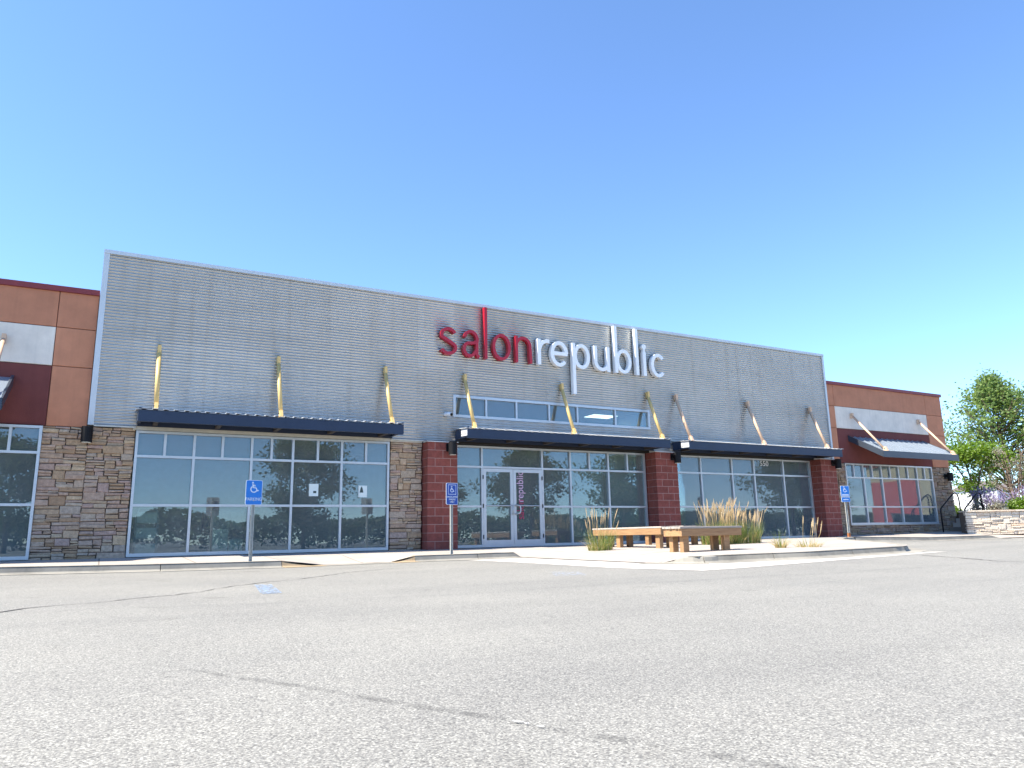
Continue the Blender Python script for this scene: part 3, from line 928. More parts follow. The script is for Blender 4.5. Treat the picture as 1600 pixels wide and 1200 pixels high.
# soffit strip between metal and recessed windows
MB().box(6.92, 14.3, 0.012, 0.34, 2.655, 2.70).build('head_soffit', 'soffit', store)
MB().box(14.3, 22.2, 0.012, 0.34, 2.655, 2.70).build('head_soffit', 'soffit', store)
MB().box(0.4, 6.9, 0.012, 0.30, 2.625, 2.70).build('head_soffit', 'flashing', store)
# corrugated sheets (the clerestory window leaves an opening)
CL = (7.74, 14.2, 3.33, 3.92)
Z0, Z1 = 2.70, 6.41
PITCH, AMP = 0.0677, 0.0128
def sheet(x0, x1, z0, z1, off):
    mb = MB()
    n = max(2, int((x1-x0)/0.22))
    nz = int(round((z1-z0)/PITCH*10))
    for k in range(nz+1):
        z = z0+(z1-z0)*k/nz
        y = -AMP*math.cos(2*math.pi*(z-Z0)/PITCH)-0.008
        for i in range(n+1):
            x = x0+(x1-x0)*i/n
            wob = 0.0016*noise.noise(Vector((x*0.5, z*0.35, 1.7)))
            mb.v.append((x, y+off+wob, z))
    for k in range(nz):
        for i in range(n):
            a = k*(n+1)+i
            mb.f.append((a, a+1, a+n+2, a+n+1))
    o = mb.build('metal_sheet', 'galvanised', store, smooth=True, recalc=False)
    return o
cuts = [-0.33, 3.2, 6.75, CL[0]+0.03, 10.6, CL[1]-0.03, 18.0, 22.22]
for i, (a, c) in enumerate(zip(cuts, cuts[1:])):
    off = 0.0 if i % 2 else -0.0025
    if CL[0]-0.1 < a < CL[1]-0.1 and c < CL[1]+0.1:
        zc0 = CL[2]+0.03; zc1 = CL[3]-0.03
        sheet(a, c+(0.01 if c < 12 else 0), Z0, zc0, off); sheet(a, c+(0.01 if c < 12 else 0), zc1, Z1, off)
    else:
        e_ = 0.0 if abs(c-CL[0]) < 0.1 else 0.01
        sheet(a, c+e_, Z0, 4.55, off); sheet(a, c+e_, 4.55, Z1, off-0.001)
MB().box(-0.43, -0.32, -0.034, 0.34, 2.68, 6.40).build('corner_trim', 'trim_metal', store)
MB().box(22.20, 22.29, -0.034, 0.34, 2.68, 6.40).build('corner_trim', 'trim_metal', store)
MB().prism([(-0.045, 6.40), (-0.045, 6.485), (0.36, 6.47), (0.36, 6.40)], 'x', -0.435, 22.295).build('parapet_cap', 'trim_metal', store)
for a, c in ((-0.32, 0.46), (6.07, 6.93)):
    MB().prism([(-0.03, 2.655), (-0.03, 2.69), (0.02, 2.70), (0.05, 2.66)], 'x', a, c).build('base_flashing', 'flashing', store)

# clerestory window
fr = MB()
fr.box(CL[0], CL[1], -0.03, 0.08, CL[3]-0.07, CL[3]); fr.box(CL[0], CL[1], -0.03, 0.08, CL[2], CL[2]+0.07)
fr.box(CL[0], CL[0]+0.07, -0.03, 0.08, CL[2]+0.07, CL[3]-0.07); fr.box(CL[1]-0.07, CL[1], -0.03, 0.08, CL[2]+0.07, CL[3]-0.07)
cl = fr.build('clerestory_window', 'aluminium', store)
cxs = [CL[0]+0.07, 8.70, 9.62, 10.66, 11.60, 12.93, CL[1]-0.07]
for a, c in zip(cxs, cxs[1:]):
    pane(cl, a, c, CL[2]+0.07, CL[3]-0.07, 0.03)
for x in cxs[1:-1]:
    MB().box(x-0.025, x+0.025, -0.022, 0.075, CL[2]+0.07, CL[3]-0.07).build('mullion', 'aluminium', cl)
# the parapet wall box behind the clerestory must be open: rebuild it around the opening
for o in [o for o in store.children if o.name.startswith('parapet_wall')]:
    bpy.data.objects.remove(o)
for args in ((-0.40, 22.28, 0.06, 0.30, CL[3], 6.39), (-0.40, 22.28, 0.06, 0.30, 2.70, CL[2]), (-0.40, CL[0], 0.06, 0.30, CL[2], CL[3]), (CL[1], 22.28, 0.06, 0.30, CL[2], CL[3])):
    MB().box(*args).build('parapet_wall', 'soffit', store)

# stone piers, windows, pillars
def stone_pier(parent, x0, x1, z0, z1, seed, ragged=0.012, yf=0.045):
    b_ = MB().box(x0+0.01, x1-0.01, yf+0.045, 0.32, z0-0.15, z1)
    o = b_.build('stone_pier', 'stone_mortar', parent)
    stone_field(o, x0, x1, z0-0.03, z1, yf, random.Random(seed), ragged=ragged)
    return o
stone_pier(store, -0.395, 0.45, 0.0, 2.655, 3)
stone_pier(store, 6.09, 6.90, 0.0, 2.655, 8)
YR = 0.22
block_pillar(store, 6.94, 7.75, -0.25, 0.34, 2.63, -0.01)
block_pillar(store, 14.14, 14.96, -0.25, 0.34, 2.64, 0.02)
block_pillar(store, 21.30, 22.06, -0.25, 0.34, 2.66, 0.055)
storefront(store, 'storefront_window', 0.08, [0.47, 1.62, 2.82, 3.73, 4.87, 6.05], [0.47, 1.04, 1.62, 2.2, 2.82, 3.25, 3.73, 4.3, 4.87, 5.46, 6.05], 0.012, 1.055, 2.075, 2.615)
S = 1.0092
E_LOW = [7.80, 8.65, 10.50, 11.42, 12.73, 14.08]
E_TOP = [7.80, 8.65, 10.50, 11.42, 12.07, 12.73, 13.42, 14.08]
ent = storefront(store, 'storefront_window', YR, E_LOW, E_TOP, 0.012, 1.055, 2.08, 2.635, skip_low=(1,))
W3_LOW = [14.98, 16.28, 17.60, 18.58, 19.94, 21.27]
storefront(store, 'storefront_window', YR, W3_LOW, W3_LOW, 0.05, 1.06, 2.10, 2.635)
# right jambs of the recessed bays
for a, c in ((14.08, 14.14), (21.27, 21.30)):
    pass
# entrance doors
def door(x0, x1, hinge_left):
    z0, z1 = 0.03, 2.045
    st = 0.085
    fr = MB()
    y0, y1 = YR-0.05, YR+0.01
    fr.box(x0, x0+st, y0, y1, z0, z1); fr.box(x1-st, x1, y0, y1, z0, z1)
    fr.box(x0+st, x1-st, y0, y1, z1-st, z1); fr.box(x0+st, x1-st, y0, y1, z0, z0+0.16)
    d = fr.build('door', 'aluminium', store)
    pane(d, x0+st, x1-st, z0+0.16, z1-st, YR-0.02)
    MB().tube([(x0+st, YR-0.062, 1.075), (x1-st, YR-0.062, 1.075)], 0.016, 8).build('push_bar', 'aluminium', d)
    hx = x1-st*0.5 if hinge_left else x0+st*0.5
    s = 1
    if not hinge_left:
        MB().tube([(hx, YR-0.05, 0.86), (hx+0.03, YR-0.14, 0.86), (hx+0.09, YR-0.15, 0.88), (hx+0.11, YR-0.15, 0.92), (hx+0.11, YR-0.15, 1.03), (hx+0.09, YR-0.15, 1.07), (hx+0.03, YR-0.14, 1.09), (hx, YR-0.05, 1.09)], 0.016, 8).build('handle', 'aluminium', d, smooth=True)
    else:
        MB().tube([(hx, YR-0.05, 0.86), (hx-0.01, YR-0.12, 0.86), (hx-0.01, YR-0.12, 1.09), (hx, YR-0.05, 1.09)], 0.016, 8).build('handle', 'aluminium', d, smooth=True)
    kx = x0-0.006 if hinge_left else x1+0.006
    for zz in (0.28, 1.07, 1.82):
        MB().tube([(kx, YR-0.06, zz-0.05), (kx, YR-0.06, zz+0.05)], 0.014, 8).build('hinge', 'black_metal', d)
    return d
DX0, DXM, DX1 = 8.68, 9.575, 10.47
door(DX0, DXM-0.004, True)
door2 = door(DXM+0.004, DX1, False)

def text_obj(s, size, mat, mtx, parent, name, depth=0.002, xscale=1.0):
    cu = bpy.data.curves.new('txt', 'FONT'); cu.body = s; cu.size = size; cu.extrude = depth
    cu.align_x = 'CENTER'; cu.align_y = 'CENTER'
    ob = bpy.data.objects.new('txt', cu); COL.objects.link(ob)
    dg = bpy.context.evaluated_depsgraph_get()
    me = bpy.data.meshes.new_from_object(ob.evaluated_get(dg))
    bpy.data.objects.remove(ob); bpy.data.curves.remove(cu)
    me.transform(Matrix.Diagonal((xscale, 1, 1, 1)))
    me.transform(mtx)
    me.materials.clear(); me.materials.append(MATS[mat])
    o = bpy.data.objects.new(name, me); COL.objects.link(o)
    if parent: o.parent = parent
    return o
FACE = Matrix.Rotation(math.pi/2, 4, 'X')           # text plane to a wall that faces -y
UP = Matrix.Rotation(math.pi/2, 4, 'Z')             # reading upwards
text_obj('salon', 0.30, 'vinyl_pink', Matrix.Translation((9.80, YR-0.032, 0.98)) @ FACE @ UP, door2, 'door_lettering', xscale=0.85)
text_obj('republic', 0.30, 'vinyl_lilac', Matrix.Translation((9.80, YR-0.032, 1.58)) @ FACE @ UP, door2, 'door_lettering', xscale=0.85)

# address number on the transom pane
ad = text_obj('550', 0.235, 'white_paint', Matrix.Translation((19.10, YR-0.012, 2.475)) @ FACE, None, 'address_number', xscale=1.15)
tag(ad, 'white address number 550 on the transom glass', 'address number')

# ---------------- awnings
def rod(parent, x, yb, zb, zt, mat, r=0.047, name='tie_rod', ytop=-0.015):
    A = Vector((x, ytop, zt)); B_ = Vector((x, yb, zb))
    d = (B_-A).normalized()
    o = MB().tube([A+d*0.10, B_-d*0.12], r, 12).build(name, mat, parent, smooth=True)
    MB().box(x-0.036, x+0.036, ytop-0.10, ytop+0.01, zt-0.15, zt+0.03).build('wall_lug', mat, o)
    mb = MB(); mb.prism([(yb-0.09, zb-0.02), (yb+0.10, zb-0.02), (yb+0.06, zb+0.14), (yb-0.01, zb+0.14)], 'x', x-0.035, x+0.035)
    mb.build('foot_lug', mat, o)
    MB().tube([(x-0.05, yb+0.03, zb+0.07), (x+0.05, yb+0.03, zb+0.07)], 0.014, 8).build('bolt', 'black_metal', o)
    return o
def flat_awning(x0, x1, rods, rodmat, label):
    a = empty('awning', ((x0+x1)/2, 0, 2.7), label, 'awning', 'flat navy steel awnings')
    yf, zt, zb = -0.76, 2.935, 2.70
    # front channel: web and two flanges
    MB().prism([(yf, zb), (yf, zt), (yf+0.075, zt), (yf+0.075, zt-0.014), (yf+0.012, zt-0.014), (yf+0.012, zb+0.014), (yf+0.075, zb+0.014), (yf+0.075, zb)], 'x', x0+0.004, x1-0.004).build('front_channel', 'navy_steel', a)
    for s, x in ((1, x0), (-1, x1)):
        MB().prism([(x, zb+0.04), (x, zt+0.05), (x+s*0.07, zt+0.05), (x+s*0.07, zt+0.036), (x+s*0.012, zt+0.036), (x+s*0.012, zb+0.054), (x+s*0.07, zb+0.054), (x+s*0.07, zb+0.04)][::1], 'y', yf+0.003, -0.012).build('end_channel', 'navy_steel', a)
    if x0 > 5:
        MB().prism([(yf+0.012, zb+0.06), (yf+0.36, zb+0.075), (yf+0.36, zt+0.03), (yf+0.012, zt+0.0)], 'x', x0-0.012, x0-0.001).build('lit_end_patch', 'deck_sheet', a)  # pale piece added over the sunlit front of the navy end
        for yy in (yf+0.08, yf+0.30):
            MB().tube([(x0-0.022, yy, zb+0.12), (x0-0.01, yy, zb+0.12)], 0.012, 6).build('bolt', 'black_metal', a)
    # deck: ribbed sheet with a small overhang
    mb = MB()
    n = int((x1-x0+0.1)/0.1)
    for i in range(n):
        xa = x0-0.05+(x1-x0+0.1)*i/n; xb = x0-0.05+(x1-x0+0.1)*(i+1)/n
        h = 0.022 if i % 2 else 0.0
        mb.prism([(yf-0.03, zt+0.004+h), (yf-0.03, zt+0.014+h), (-0.02, zt+0.074+h), (-0.02, zt+0.064+h)], 'x', xa, xb)
    dk = mb.build('deck', 'deck_sheet', a); dk['kind'] = 'stuff'
    nj = max(3, int(round((x1-x0)/1.35)))
    for i in range(nj+1):
        x = x0+0.35+(x1-x0-0.7)*i/nj
        MB().box(x-0.045, x+0.045, yf+0.016, -0.03, zb+0.02, zt-0.02).build('joist', 'joist', a)
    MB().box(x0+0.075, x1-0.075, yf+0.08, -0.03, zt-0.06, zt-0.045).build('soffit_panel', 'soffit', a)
    MB().box(x0+0.02, x1-0.02, -0.028, -0.016, zb, zt+0.05).build('ledger', 'navy_steel', a)
    for x in rods:
        rod(a, x, -0.62, 2.985, 4.44, rodmat)
    return a
flat_awning(0.46, 6.12, [0.78, 3.29, 5.88], 'rod_gold', 'navy steel awning over the long left window bay')
flat_awning(7.80, 14.30, [8.06, 11.07, 14.14], 'rod_gold', 'navy steel awning over the glass entrance doors')
flat_awning(15.03, 21.80, [15.24, 18.29, 21.26], 'rod_tan', 'navy steel awning above the address number window')
def slanted_awning(x0, x1, rods, label, y0=0.06):
    a = empty('awning', ((x0+x1)/2, 0, 3), label, 'awning', 'slanted slate metal awnings')
    yf, zt, zf = -1.22, 3.56, 2.90
    MB().prism([(y0, zt-0.02), (yf, zf-0.02), (yf, zf), (y0, zt)], 'x', x0, x1).build('roof_sheet', 'awning_sheet_lit', a)
    n = int((x1-x0)/0.30)
    for i in range(n+1):
        x = x0+0.02+(x1-x0-0.04)*i/n
        MB().prism([(y0, zt), (yf, zf), (yf, zf+0.032), (y0, zt+0.032)], 'x', x-0.011, x+0.011).build('standing_seam', 'awning_sheet_lit', a)
    MB().box(x0-0.01, x1+0.01, yf-0.03, yf+0.0, zf-0.20, zf+0.02).build('fascia', 'slate_roof', a)
    for x, s in ((x0, 1), (x1, -1)):
        MB().prism([(y0, zt-0.16), (yf, zf-0.19), (yf, zf+0.03), (y0, zt+0.05)], 'x', x-0.02*s, x+0.02*s).build('rake_board', 'slate_roof', a)
    for x in (x0+0.3, (x0+x1)/2, x1-0.3):
        MB().prism([(y0, zt-0.12), (yf+0.03, zf-0.14), (yf+0.03, zf-0.05), (y0, zt-0.04)], 'x', x-0.03, x+0.03).build('rafter', 'joist', a)
    for x in rods:
        rod(a, x, -1.17, zf+0.04, 4.39, 'rod_tan', r=0.038, ytop=y0-0.01)
    return a
slanted_awning(23.30, 27.62, [23.55, 27.46], 'slanted slate metal awning over the small right hand window')
slanted_awning(-6.2, -1.80, [-5.9, -2.02], 'slanted slate metal awning cut by the left picture edge')

# ---------------- side wings
def render_panel(parent, x0, x1, z0, z1, mat, y=0.065):
    MB().cbox(x0+0.006, x1-0.006, y, 0.16, z0+0.006, z1-0.006, c=0.008).build('render_panel', mat, parent)
wingL = empty('store_building', (-4, 0, 0), 'terracotta and maroon rendered store left of the metal front', 'building', None)
MB().box(-9.0, -0.44, 0.10, 0.40, 2.62, 5.46).build('parapet_wall', 'joint_dark', wingL)
for a, c in ((-9.0, -6.2), (-6.2, -3.7), (-3.7, -1.16), (-1.16, -0.435)):
    render_panel(wingL, a, c, 4.69, 5.46, 'render_terracotta')
for a, c in ((-9.0, -5.1), (-5.1, -1.16)):
    render_panel(wingL, a, c, 3.87, 4.69, 'render_cream', 0.07)
    render_panel(wingL, a, c, 2.63, 3.87, 'render_maroon', 0.07)
render_panel(wingL, -1.16, -0.435, 3.87, 4.69, 'render_terracotta_light')
render_panel(wingL, -1.16, -0.435, 2.63, 3.87, 'render_terracotta_light')
MB().prism([(0.02, 5.45), (0.02, 5.565), (0.45, 5.545), (0.45, 5.45)], 'x', -9.05, -0.44).build('roof_cap', 'roof_cap_red', wingL)
MB().box(-9.0, -0.44, 0.40, 20, 4.3, 4.5).build('roof_slab', 'flashing', wingL)
MB().box(-9.0, -8.8, 0.30, 20, -0.2, 5.4).build('side_wall', 'render_terracotta', wingL)
MB().box(-8.8, -0.44, 19.8, 20, -0.2, 5.4).build('rear_wall', 'render_terracotta', wingL)
MB().box(-8.8, -0.44, 0.4, 19.8, -0.12, 0.01).build('inside_floor', 'inside_floor', wingL)
MB().box(-8.8, -0.44, 7.0, 7.1, 0.01, 4.3).build('inside_wall', 'inside_wall', wingL)
MB().box(-8.8, -0.44, 0.3, 7.0, 2.95, 3.05).build('inside_ceiling', 'inside_wall', wingL)
b_ = MB().box(-1.19, -0.40, 0.09, 0.32, -0.15, 2.63).build('stone_pier', 'stone_mortar', wingL)
stone_field(b_, -1.205, -0.40, -0.03, 2.63, 0.045, random.Random(21), ragged=0.012)
storefront(wingL, 'storefront_window', 0.08, [-6.0, -4.8, -3.6, -2.35, -1.20], [-6.0, -5.4, -4.8, -4.2, -3.6, -2.98, -2.35, -1.73, -1.20], 0.012, 1.06, 2.085, 2.62)
MB().box(-9.0, -6.02, 0.09, 0.32, -0.15, 2.63).build('stone_pier', 'stone_far', wingL)

wingR = empty('store_building', (26, 0, 0), 'terracotta and maroon rendered store at the right end', 'building', None)
MB().box(22.30, 29.15, 0.10, 0.40, 2.60, 5.44).build('parapet_wall', 'joint_dark', wingR)
render_panel(wingR, 22.30, 22.74, 2.60, 3.85, 'render_terracotta_light')
render_panel(wingR, 22.30, 22.74, 3.85, 4.65, 'render_terracotta_light')
render_panel(wingR, 22.30, 22.74, 4.65, 5.44, 'render_terracotta')
render_panel(wingR, 22.74, 28.12, 4.65, 5.44, 'render_terracotta')
render_panel(wingR, 28.12, 29.16, 4.65, 5.44, 'render_terracotta')
render_panel(wingR, 22.74, 28.12, 3.85, 4.65, 'render_cream', 0.07)
render_panel(wingR, 22.74, 28.12, 2.60, 3.85, 'render_maroon', 0.07)
render_panel(wingR, 28.12, 29.16, 3.85, 4.65, 'render_terracotta_light')
render_panel(wingR, 28.12, 29.16, 2.60, 3.85, 'render_terracotta_light')
MB().prism([(0.02, 5.43), (0.02, 5.54), (0.45, 5.52), (0.45, 5.43)], 'x', 22.30, 29.20).build('roof_cap', 'roof_cap_red', wingR)
MB().box(22.30, 29.15, 0.40, 20, 4.3, 4.5).build('roof_slab', 'flashing', wingR)
MB().box(28.95, 29.15, 0.40, 20, -0.2, 5.4).build('side_wall', 'render_terracotta', wingR)
MB().box(22.30, 29.15, 19.8, 20, -0.2, 5.4).build('rear_wall', 'render_terracotta', wingR)
MB().box(22.30, 28.95, 0.4, 19.8, -0.12, 0.12).build('inside_floor', 'inside_floor', wingR)
MB().box(22.30, 28.95, 5.0, 5.1, 0.12, 4.3).build('inside_wall', 'inside_wall', wingR)
MB().box(22.30, 28.95, 0.41, 5.0, 2.95, 3.05).build('inside_ceiling', 'inside_wall', wingR)
MB().box(24.05, 24.45, 0.95, 1.35, 0.12, 2.9).build('column', 'inside_white', wingR)
storefront(wingR, 'storefront_window', 0.09, [22.92, 23.88, 24.90, 25.90, 27.0, 27.96], [22.92, 23.38, 23.88, 24.38, 24.90, 25.40, 25.90, 26.45, 27.0, 27.48, 27.96], 0.45, 1.07, 2.10, 2.60, fw=0.05)
for nm, x0, x1, z0, z1 in (('stone_pier', 22.30, 22.91, 0.05, 2.60), ('stone_pier', 27.97, 29.16, 0.1, 2.60), ('stone_base', 22.92, 27.96, 0.05, 0.45)):
    o = MB().box(x0, x1, 0.09, 0.38, z0-0.2, z1-0.005).build(nm, 'stone_mortar', wingR)
    stone_field(o, x0, x1, z0-0.04, z1-0.01, 0.035, random.Random(int(x0*10)), mat='stone_far', far=True, length=(0.18, 0.5))
MB().box(22.90, 27.98, 0.0, 0.1, 0.425, 0.45).build('window_sill', 'flashing', wingR)

# ---------------- sign letters
sign = empty('store_sign', (11, 0, 4.9), 'raised letters reading salonrepublic in red and white', 'sign')
YB = -0.03
BL, XH = 4.94, 5.68
MIDZ = (BL+XH)/2
def letter(name, mat, strokes, w=None):
    mb = MB()
    w = 0.082 if mat == 'letter_red' else 0.104
    for k, s in enumerate(strokes):
        pts, closed = s[0], s[1]
        ww = s[2] if len(s) > 2 else w
        mb.stroke(pts, ww, -0.165+0.0022*k, YB-0.0015*k, closed)
    o = mb.build(name, mat, sign)
    return o
h = 0.041
rz = (XH-BL)/2-h
def bowl(cx, rx, a0=0, a1=360, n=40): return arc(cx, MIDZ, rx, rz, a0, a1, n)
# s
sx0, sx1 = 7.31, 7.80
scx = (sx0+sx1)/2
q = rz/2
top_ = arc(scx, MIDZ+q, (sx1-sx0)/2-h-0.01, q, 22, 200, 16)
mid_ = [(scx-0.12, MIDZ+0.075), (scx, MIDZ+0.01), (scx+0.12, MIDZ-0.055)]
bot_ = arc(scx, MIDZ-q, (sx1-sx0)/2-h, q, 20, -158, 16)
letter('letter', 'letter_red', [(top_+mid_+bot_, False)])
# a (double storey)
ax0, ax1 = 7.97, 8.45
letter('letter', 'letter_red', [
    (arc((ax0+ax1)/2-0.01, XH-0.22-h, 0.19, 0.22, 165, 0, 16)+[(ax1-0.075, XH-0.33), (ax1-0.075, BL+0.10), (ax1-0.05, BL+0.045), (ax1, BL+0.03)], False),
    (arc(ax0+0.20, BL+0.21, 0.165, 0.175, 75, 330, 22)+[(ax1-0.09, BL+0.2)], False),
    ([(ax0+0.22, BL+0.378), (ax0+0.33, BL+0.40), (ax1-0.085, BL+0.44)], False)])
letter('letter', 'letter_red', [([(8.645, BL), (8.645, 6.37)], False)])
letter('letter', 'letter_red', [(bowl(9.12, 0.28-h, 0, 351, 40), True)])
letter('letter', 'letter_red', [([(9.585, BL), (9.585, XH)], False), ([(9.585, XH-0.22)]+arc(9.80, XH-0.27, 0.215, 0.27-h, 165, 0, 14)+[(10.035, BL)], False)])
# republic, heavier strokes
h = 0.052
rz = (XH-BL)/2-h
letter('letter', 'letter_white', [([(10.305, BL), (10.305, XH)], False), ([(10.31, XH-0.30), (10.36, XH-0.17), (10.45, XH-0.075), (10.55, XH-0.04), (10.64, XH-0.045)], False)])
letter('letter', 'letter_white', [(arc(10.97, MIDZ, 0.29-h, rz, 3, 318, 36), False), ([(10.72, MIDZ+0.01), (11.24, MIDZ+0.01)], False)])
letter('letter', 'letter_white', [([(11.455, 4.19), (11.455, XH)], False), (bowl(11.73, 0.28-h, 0, 351, 40), True)])
letter('letter', 'letter_white', [([(12.215, XH), (12.215, BL+0.27)]+arc(12.44, BL+0.27, 0.225, 0.27-h, 180, 345, 14), False), ([(12.665, XH), (12.665, BL)], False)])
letter('letter', 'letter_white', [([(12.955, BL), (12.955, 6.37)], False), (bowl(13.23, 0.28-h, 0, 351, 40), True)])
letter('letter', 'letter_white', [([(13.735, BL), (13.735, 6.37)], False)])
letter('letter', 'letter_white', [([(14.015, BL), (14.015, XH)], False), ([(14.015, 5.675), (14.015, 5.775)], False, 0.05), (arc(14.015, 5.845, 0.04, 0.04, 0, 340, 17), True, 0.078)])
letter('letter', 'letter_white', [(arc(14.54, MIDZ, 0.28-h, rz, 42, 318, 34), False)])

# ---------------- wall lights, security camera
def wall_light(x, z, yw, label):
    a = empty('wall_light', (x, yw, z), label, 'wall light', 'black wall lights')
    MB().tube([(x, yw-0.20, z-0.16), (x, yw-0.20, z+0.155), (x, yw-0.20, z+0.16)], [0.105, 0.105, 0.09], 18).build('lamp_housing', 'black_metal', a)
    MB().tube([(x, yw-0.20, z-0.165), (x, yw-0.20, z-0.161)], 0.085, 16).build('lens', 'inside_white', a)
    MB().box(x-0.05, x+0.05, yw-0.13, yw+0.0, z+0.0, z+0.1).build('arm', 'black_metal', a)
    MB().box(x-0.09, x+0.09, yw-0.02, yw+0.012, z-0.06, z+0.14).build('wall_plate', 'black_metal', a)
    return a
wall_light(-0.42, 2.46, 0.02, 'black wall light under the left corner of the metal front')
wall_light(7.53, 2.46, -0.255, 'black wall light on the pillar left of the entrance')
wall_light(14.80, 2.47, -0.255, 'black wall light on the pillar right of the entrance')
wall_light(21.92, 2.50, -0.255, 'black wall light on the red pillar beside the far stone')
wall_light(28.75, 2.22, 0.03, 'black wall light on the stone at the far right')
sc_ = empty('security_camera', (7.55, 0, 3.36), 'small white security camera left of the clerestory window', 'camera')
MB().tube([(7.52, -0.01, 3.38), (7.52, -0.05, 3.38)], 0.05, 12).build('mount', 'white_paint', sc_)
MB().tube([(7.52, -0.05, 3.38), (7.56, -0.12, 3.38), (7.60, -0.20, 3.36)], [0.04, 0.055, 0.05], 12).build('camera_body', 'white_paint', sc_)
MB().tube([(7.60, -0.20, 3.36), (7.612, -0.222, 3.355)], 0.038, 12).build('lens', 'black_metal', sc_)

# ---------------- notices on the glass
def notice(x0, x1, z0, z1, label, dark):
    o = MB().box(x0, x1, 0.062, 0.066, z0, z1).build('paper_notice', 'paper')
    tag(o, label, 'notice', 'paper notices on the window')
    if dark == 'spot':
        MB().box((x0+x1)/2-0.01, (x0+x1)/2+0.06, 0.0585, 0.0612, z0+0.07, z0+0.12).build('printed_mark', 'paper_ink', o)
    else:
        MB().prism([(x0+0.03, z0+0.11), (x0+0.12, z0+0.11), (x0+0.10, z0+0.21), (x0+0.075, z0+0.26), (x0+0.05, z0+0.21)], 'y', 0.0585, 0.0612).build('printed_mark', 'paper_ink', o)
    return o
notice(4.13, 4.345, 1.275, 1.56, 'plain white paper notice taped inside the dark window', 'spot')
notice(5.30, 5.51, 1.26, 1.535, 'white paper notice with dark figure on the window', 'fig')

# ---------------- inside the left bay
cb = empty('salon_cabinet', (0.95, 0.9, 0), 'pale green salon trolley behind the left window pane', 'cabinet')
for z in (0.05, 0.38, 0.70):
    MB().box(0.62, 1.02, 0.30, 0.62, z, z+0.22).build('drawer', 'inside_white', cb)
MB().box(0.60, 1.04, 0.29, 0.64, 0.0, 0.04).build('base', 'inside_shade', cb)
for x in (0.61, 1.03):
    MB().box(x-0.02, x+0.02, 0.29, 0.64, 0.04, 0.92).build('side', 'inside_shade', cb)
MB().tube([(0.62, 0.45, 0.92), (0.66, 0.45, 1.0), (0.82, 0.45, 1.03), (0.98, 0.45, 1.0), (1.02, 0.45, 0.92)], 0.02, 8).build('hoop_handle', 'inside_white', cb)
cb = empty('salon_counter', (2.4, 0.9, 0), 'white counter with open shelf behind the left window', 'counter')
MB().box(2.13, 2.45, 0.28, 0.66, 0.01, 0.55).build('door_unit', 'inside_white', cb)
MB().box(2.47, 2.76, 0.28, 0.66, 0.01, 0.33).build('door_unit', 'inside_white', cb)
MB().box(2.13, 2.78, 0.63, 0.66, 0.55, 0.98).build('splash_panel', 'inside_shade', cb)
MB().box(2.47, 2.76, 0.3, 0.6, 0.34, 0.36).build('shelf', 'inside_shade', cb)
ch = empty('styling_chair', (2.2, 1.2, 0), 'dark headrest of a salon chair behind the window', 'chair')
MB().box(2.12, 2.36, 1.35, 1.43, 1.07, 1.22).build('headrest', 'black_metal', ch)
MB().tube([(2.24, 1.42, 0.5), (2.24, 1.42, 1.08)], 0.02, 8).build('headrest_post', 'black_metal', ch)
MB().cbox(2.02, 2.46, 1.38, 1.50, 0.45, 1.0, c=0.03).build('backrest', 'black_metal', ch)
MB().cbox(2.02, 2.46, 1.20, 1.70, 0.36, 0.46, c=0.03).build('seat', 'black_metal', ch)
MB().tube([(2.24, 1.5, 0.012), (2.24, 1.5, 0.36)], 0.04, 10).build('pedestal', 'aluminium', ch)
# roller shades in the entrance bay
for x0, x1, lab in ((11.5, 12.68, 'grey roller shade in the pane right of the doors'), (12.78, 14.0, 'grey roller shade beside the second red pillar')):
    o = MB().box(x0, x1, 0.40, 0.41, 0.25 if x0 < 12 else 0.6, 2.55).build('roller_shade', 'inside_shade')
    tag(o, lab, 'shade', 'grey roller shades')
# ceiling light seen through the clerestory
cl_o = empty('ceiling_light', (13.2, 3.0, 4.2), 'lit white ceiling panel seen through the clerestory window', 'ceiling light')
MB().box(12.95, 13.95, 1.1, 1.75, 3.905, 3.925).build('frame', 'aluminium', cl_o)
MB().box(13.0, 13.9, 1.15, 1.7, 3.895, 3.903).build('diffuser', 'lamp_panel', cl_o)

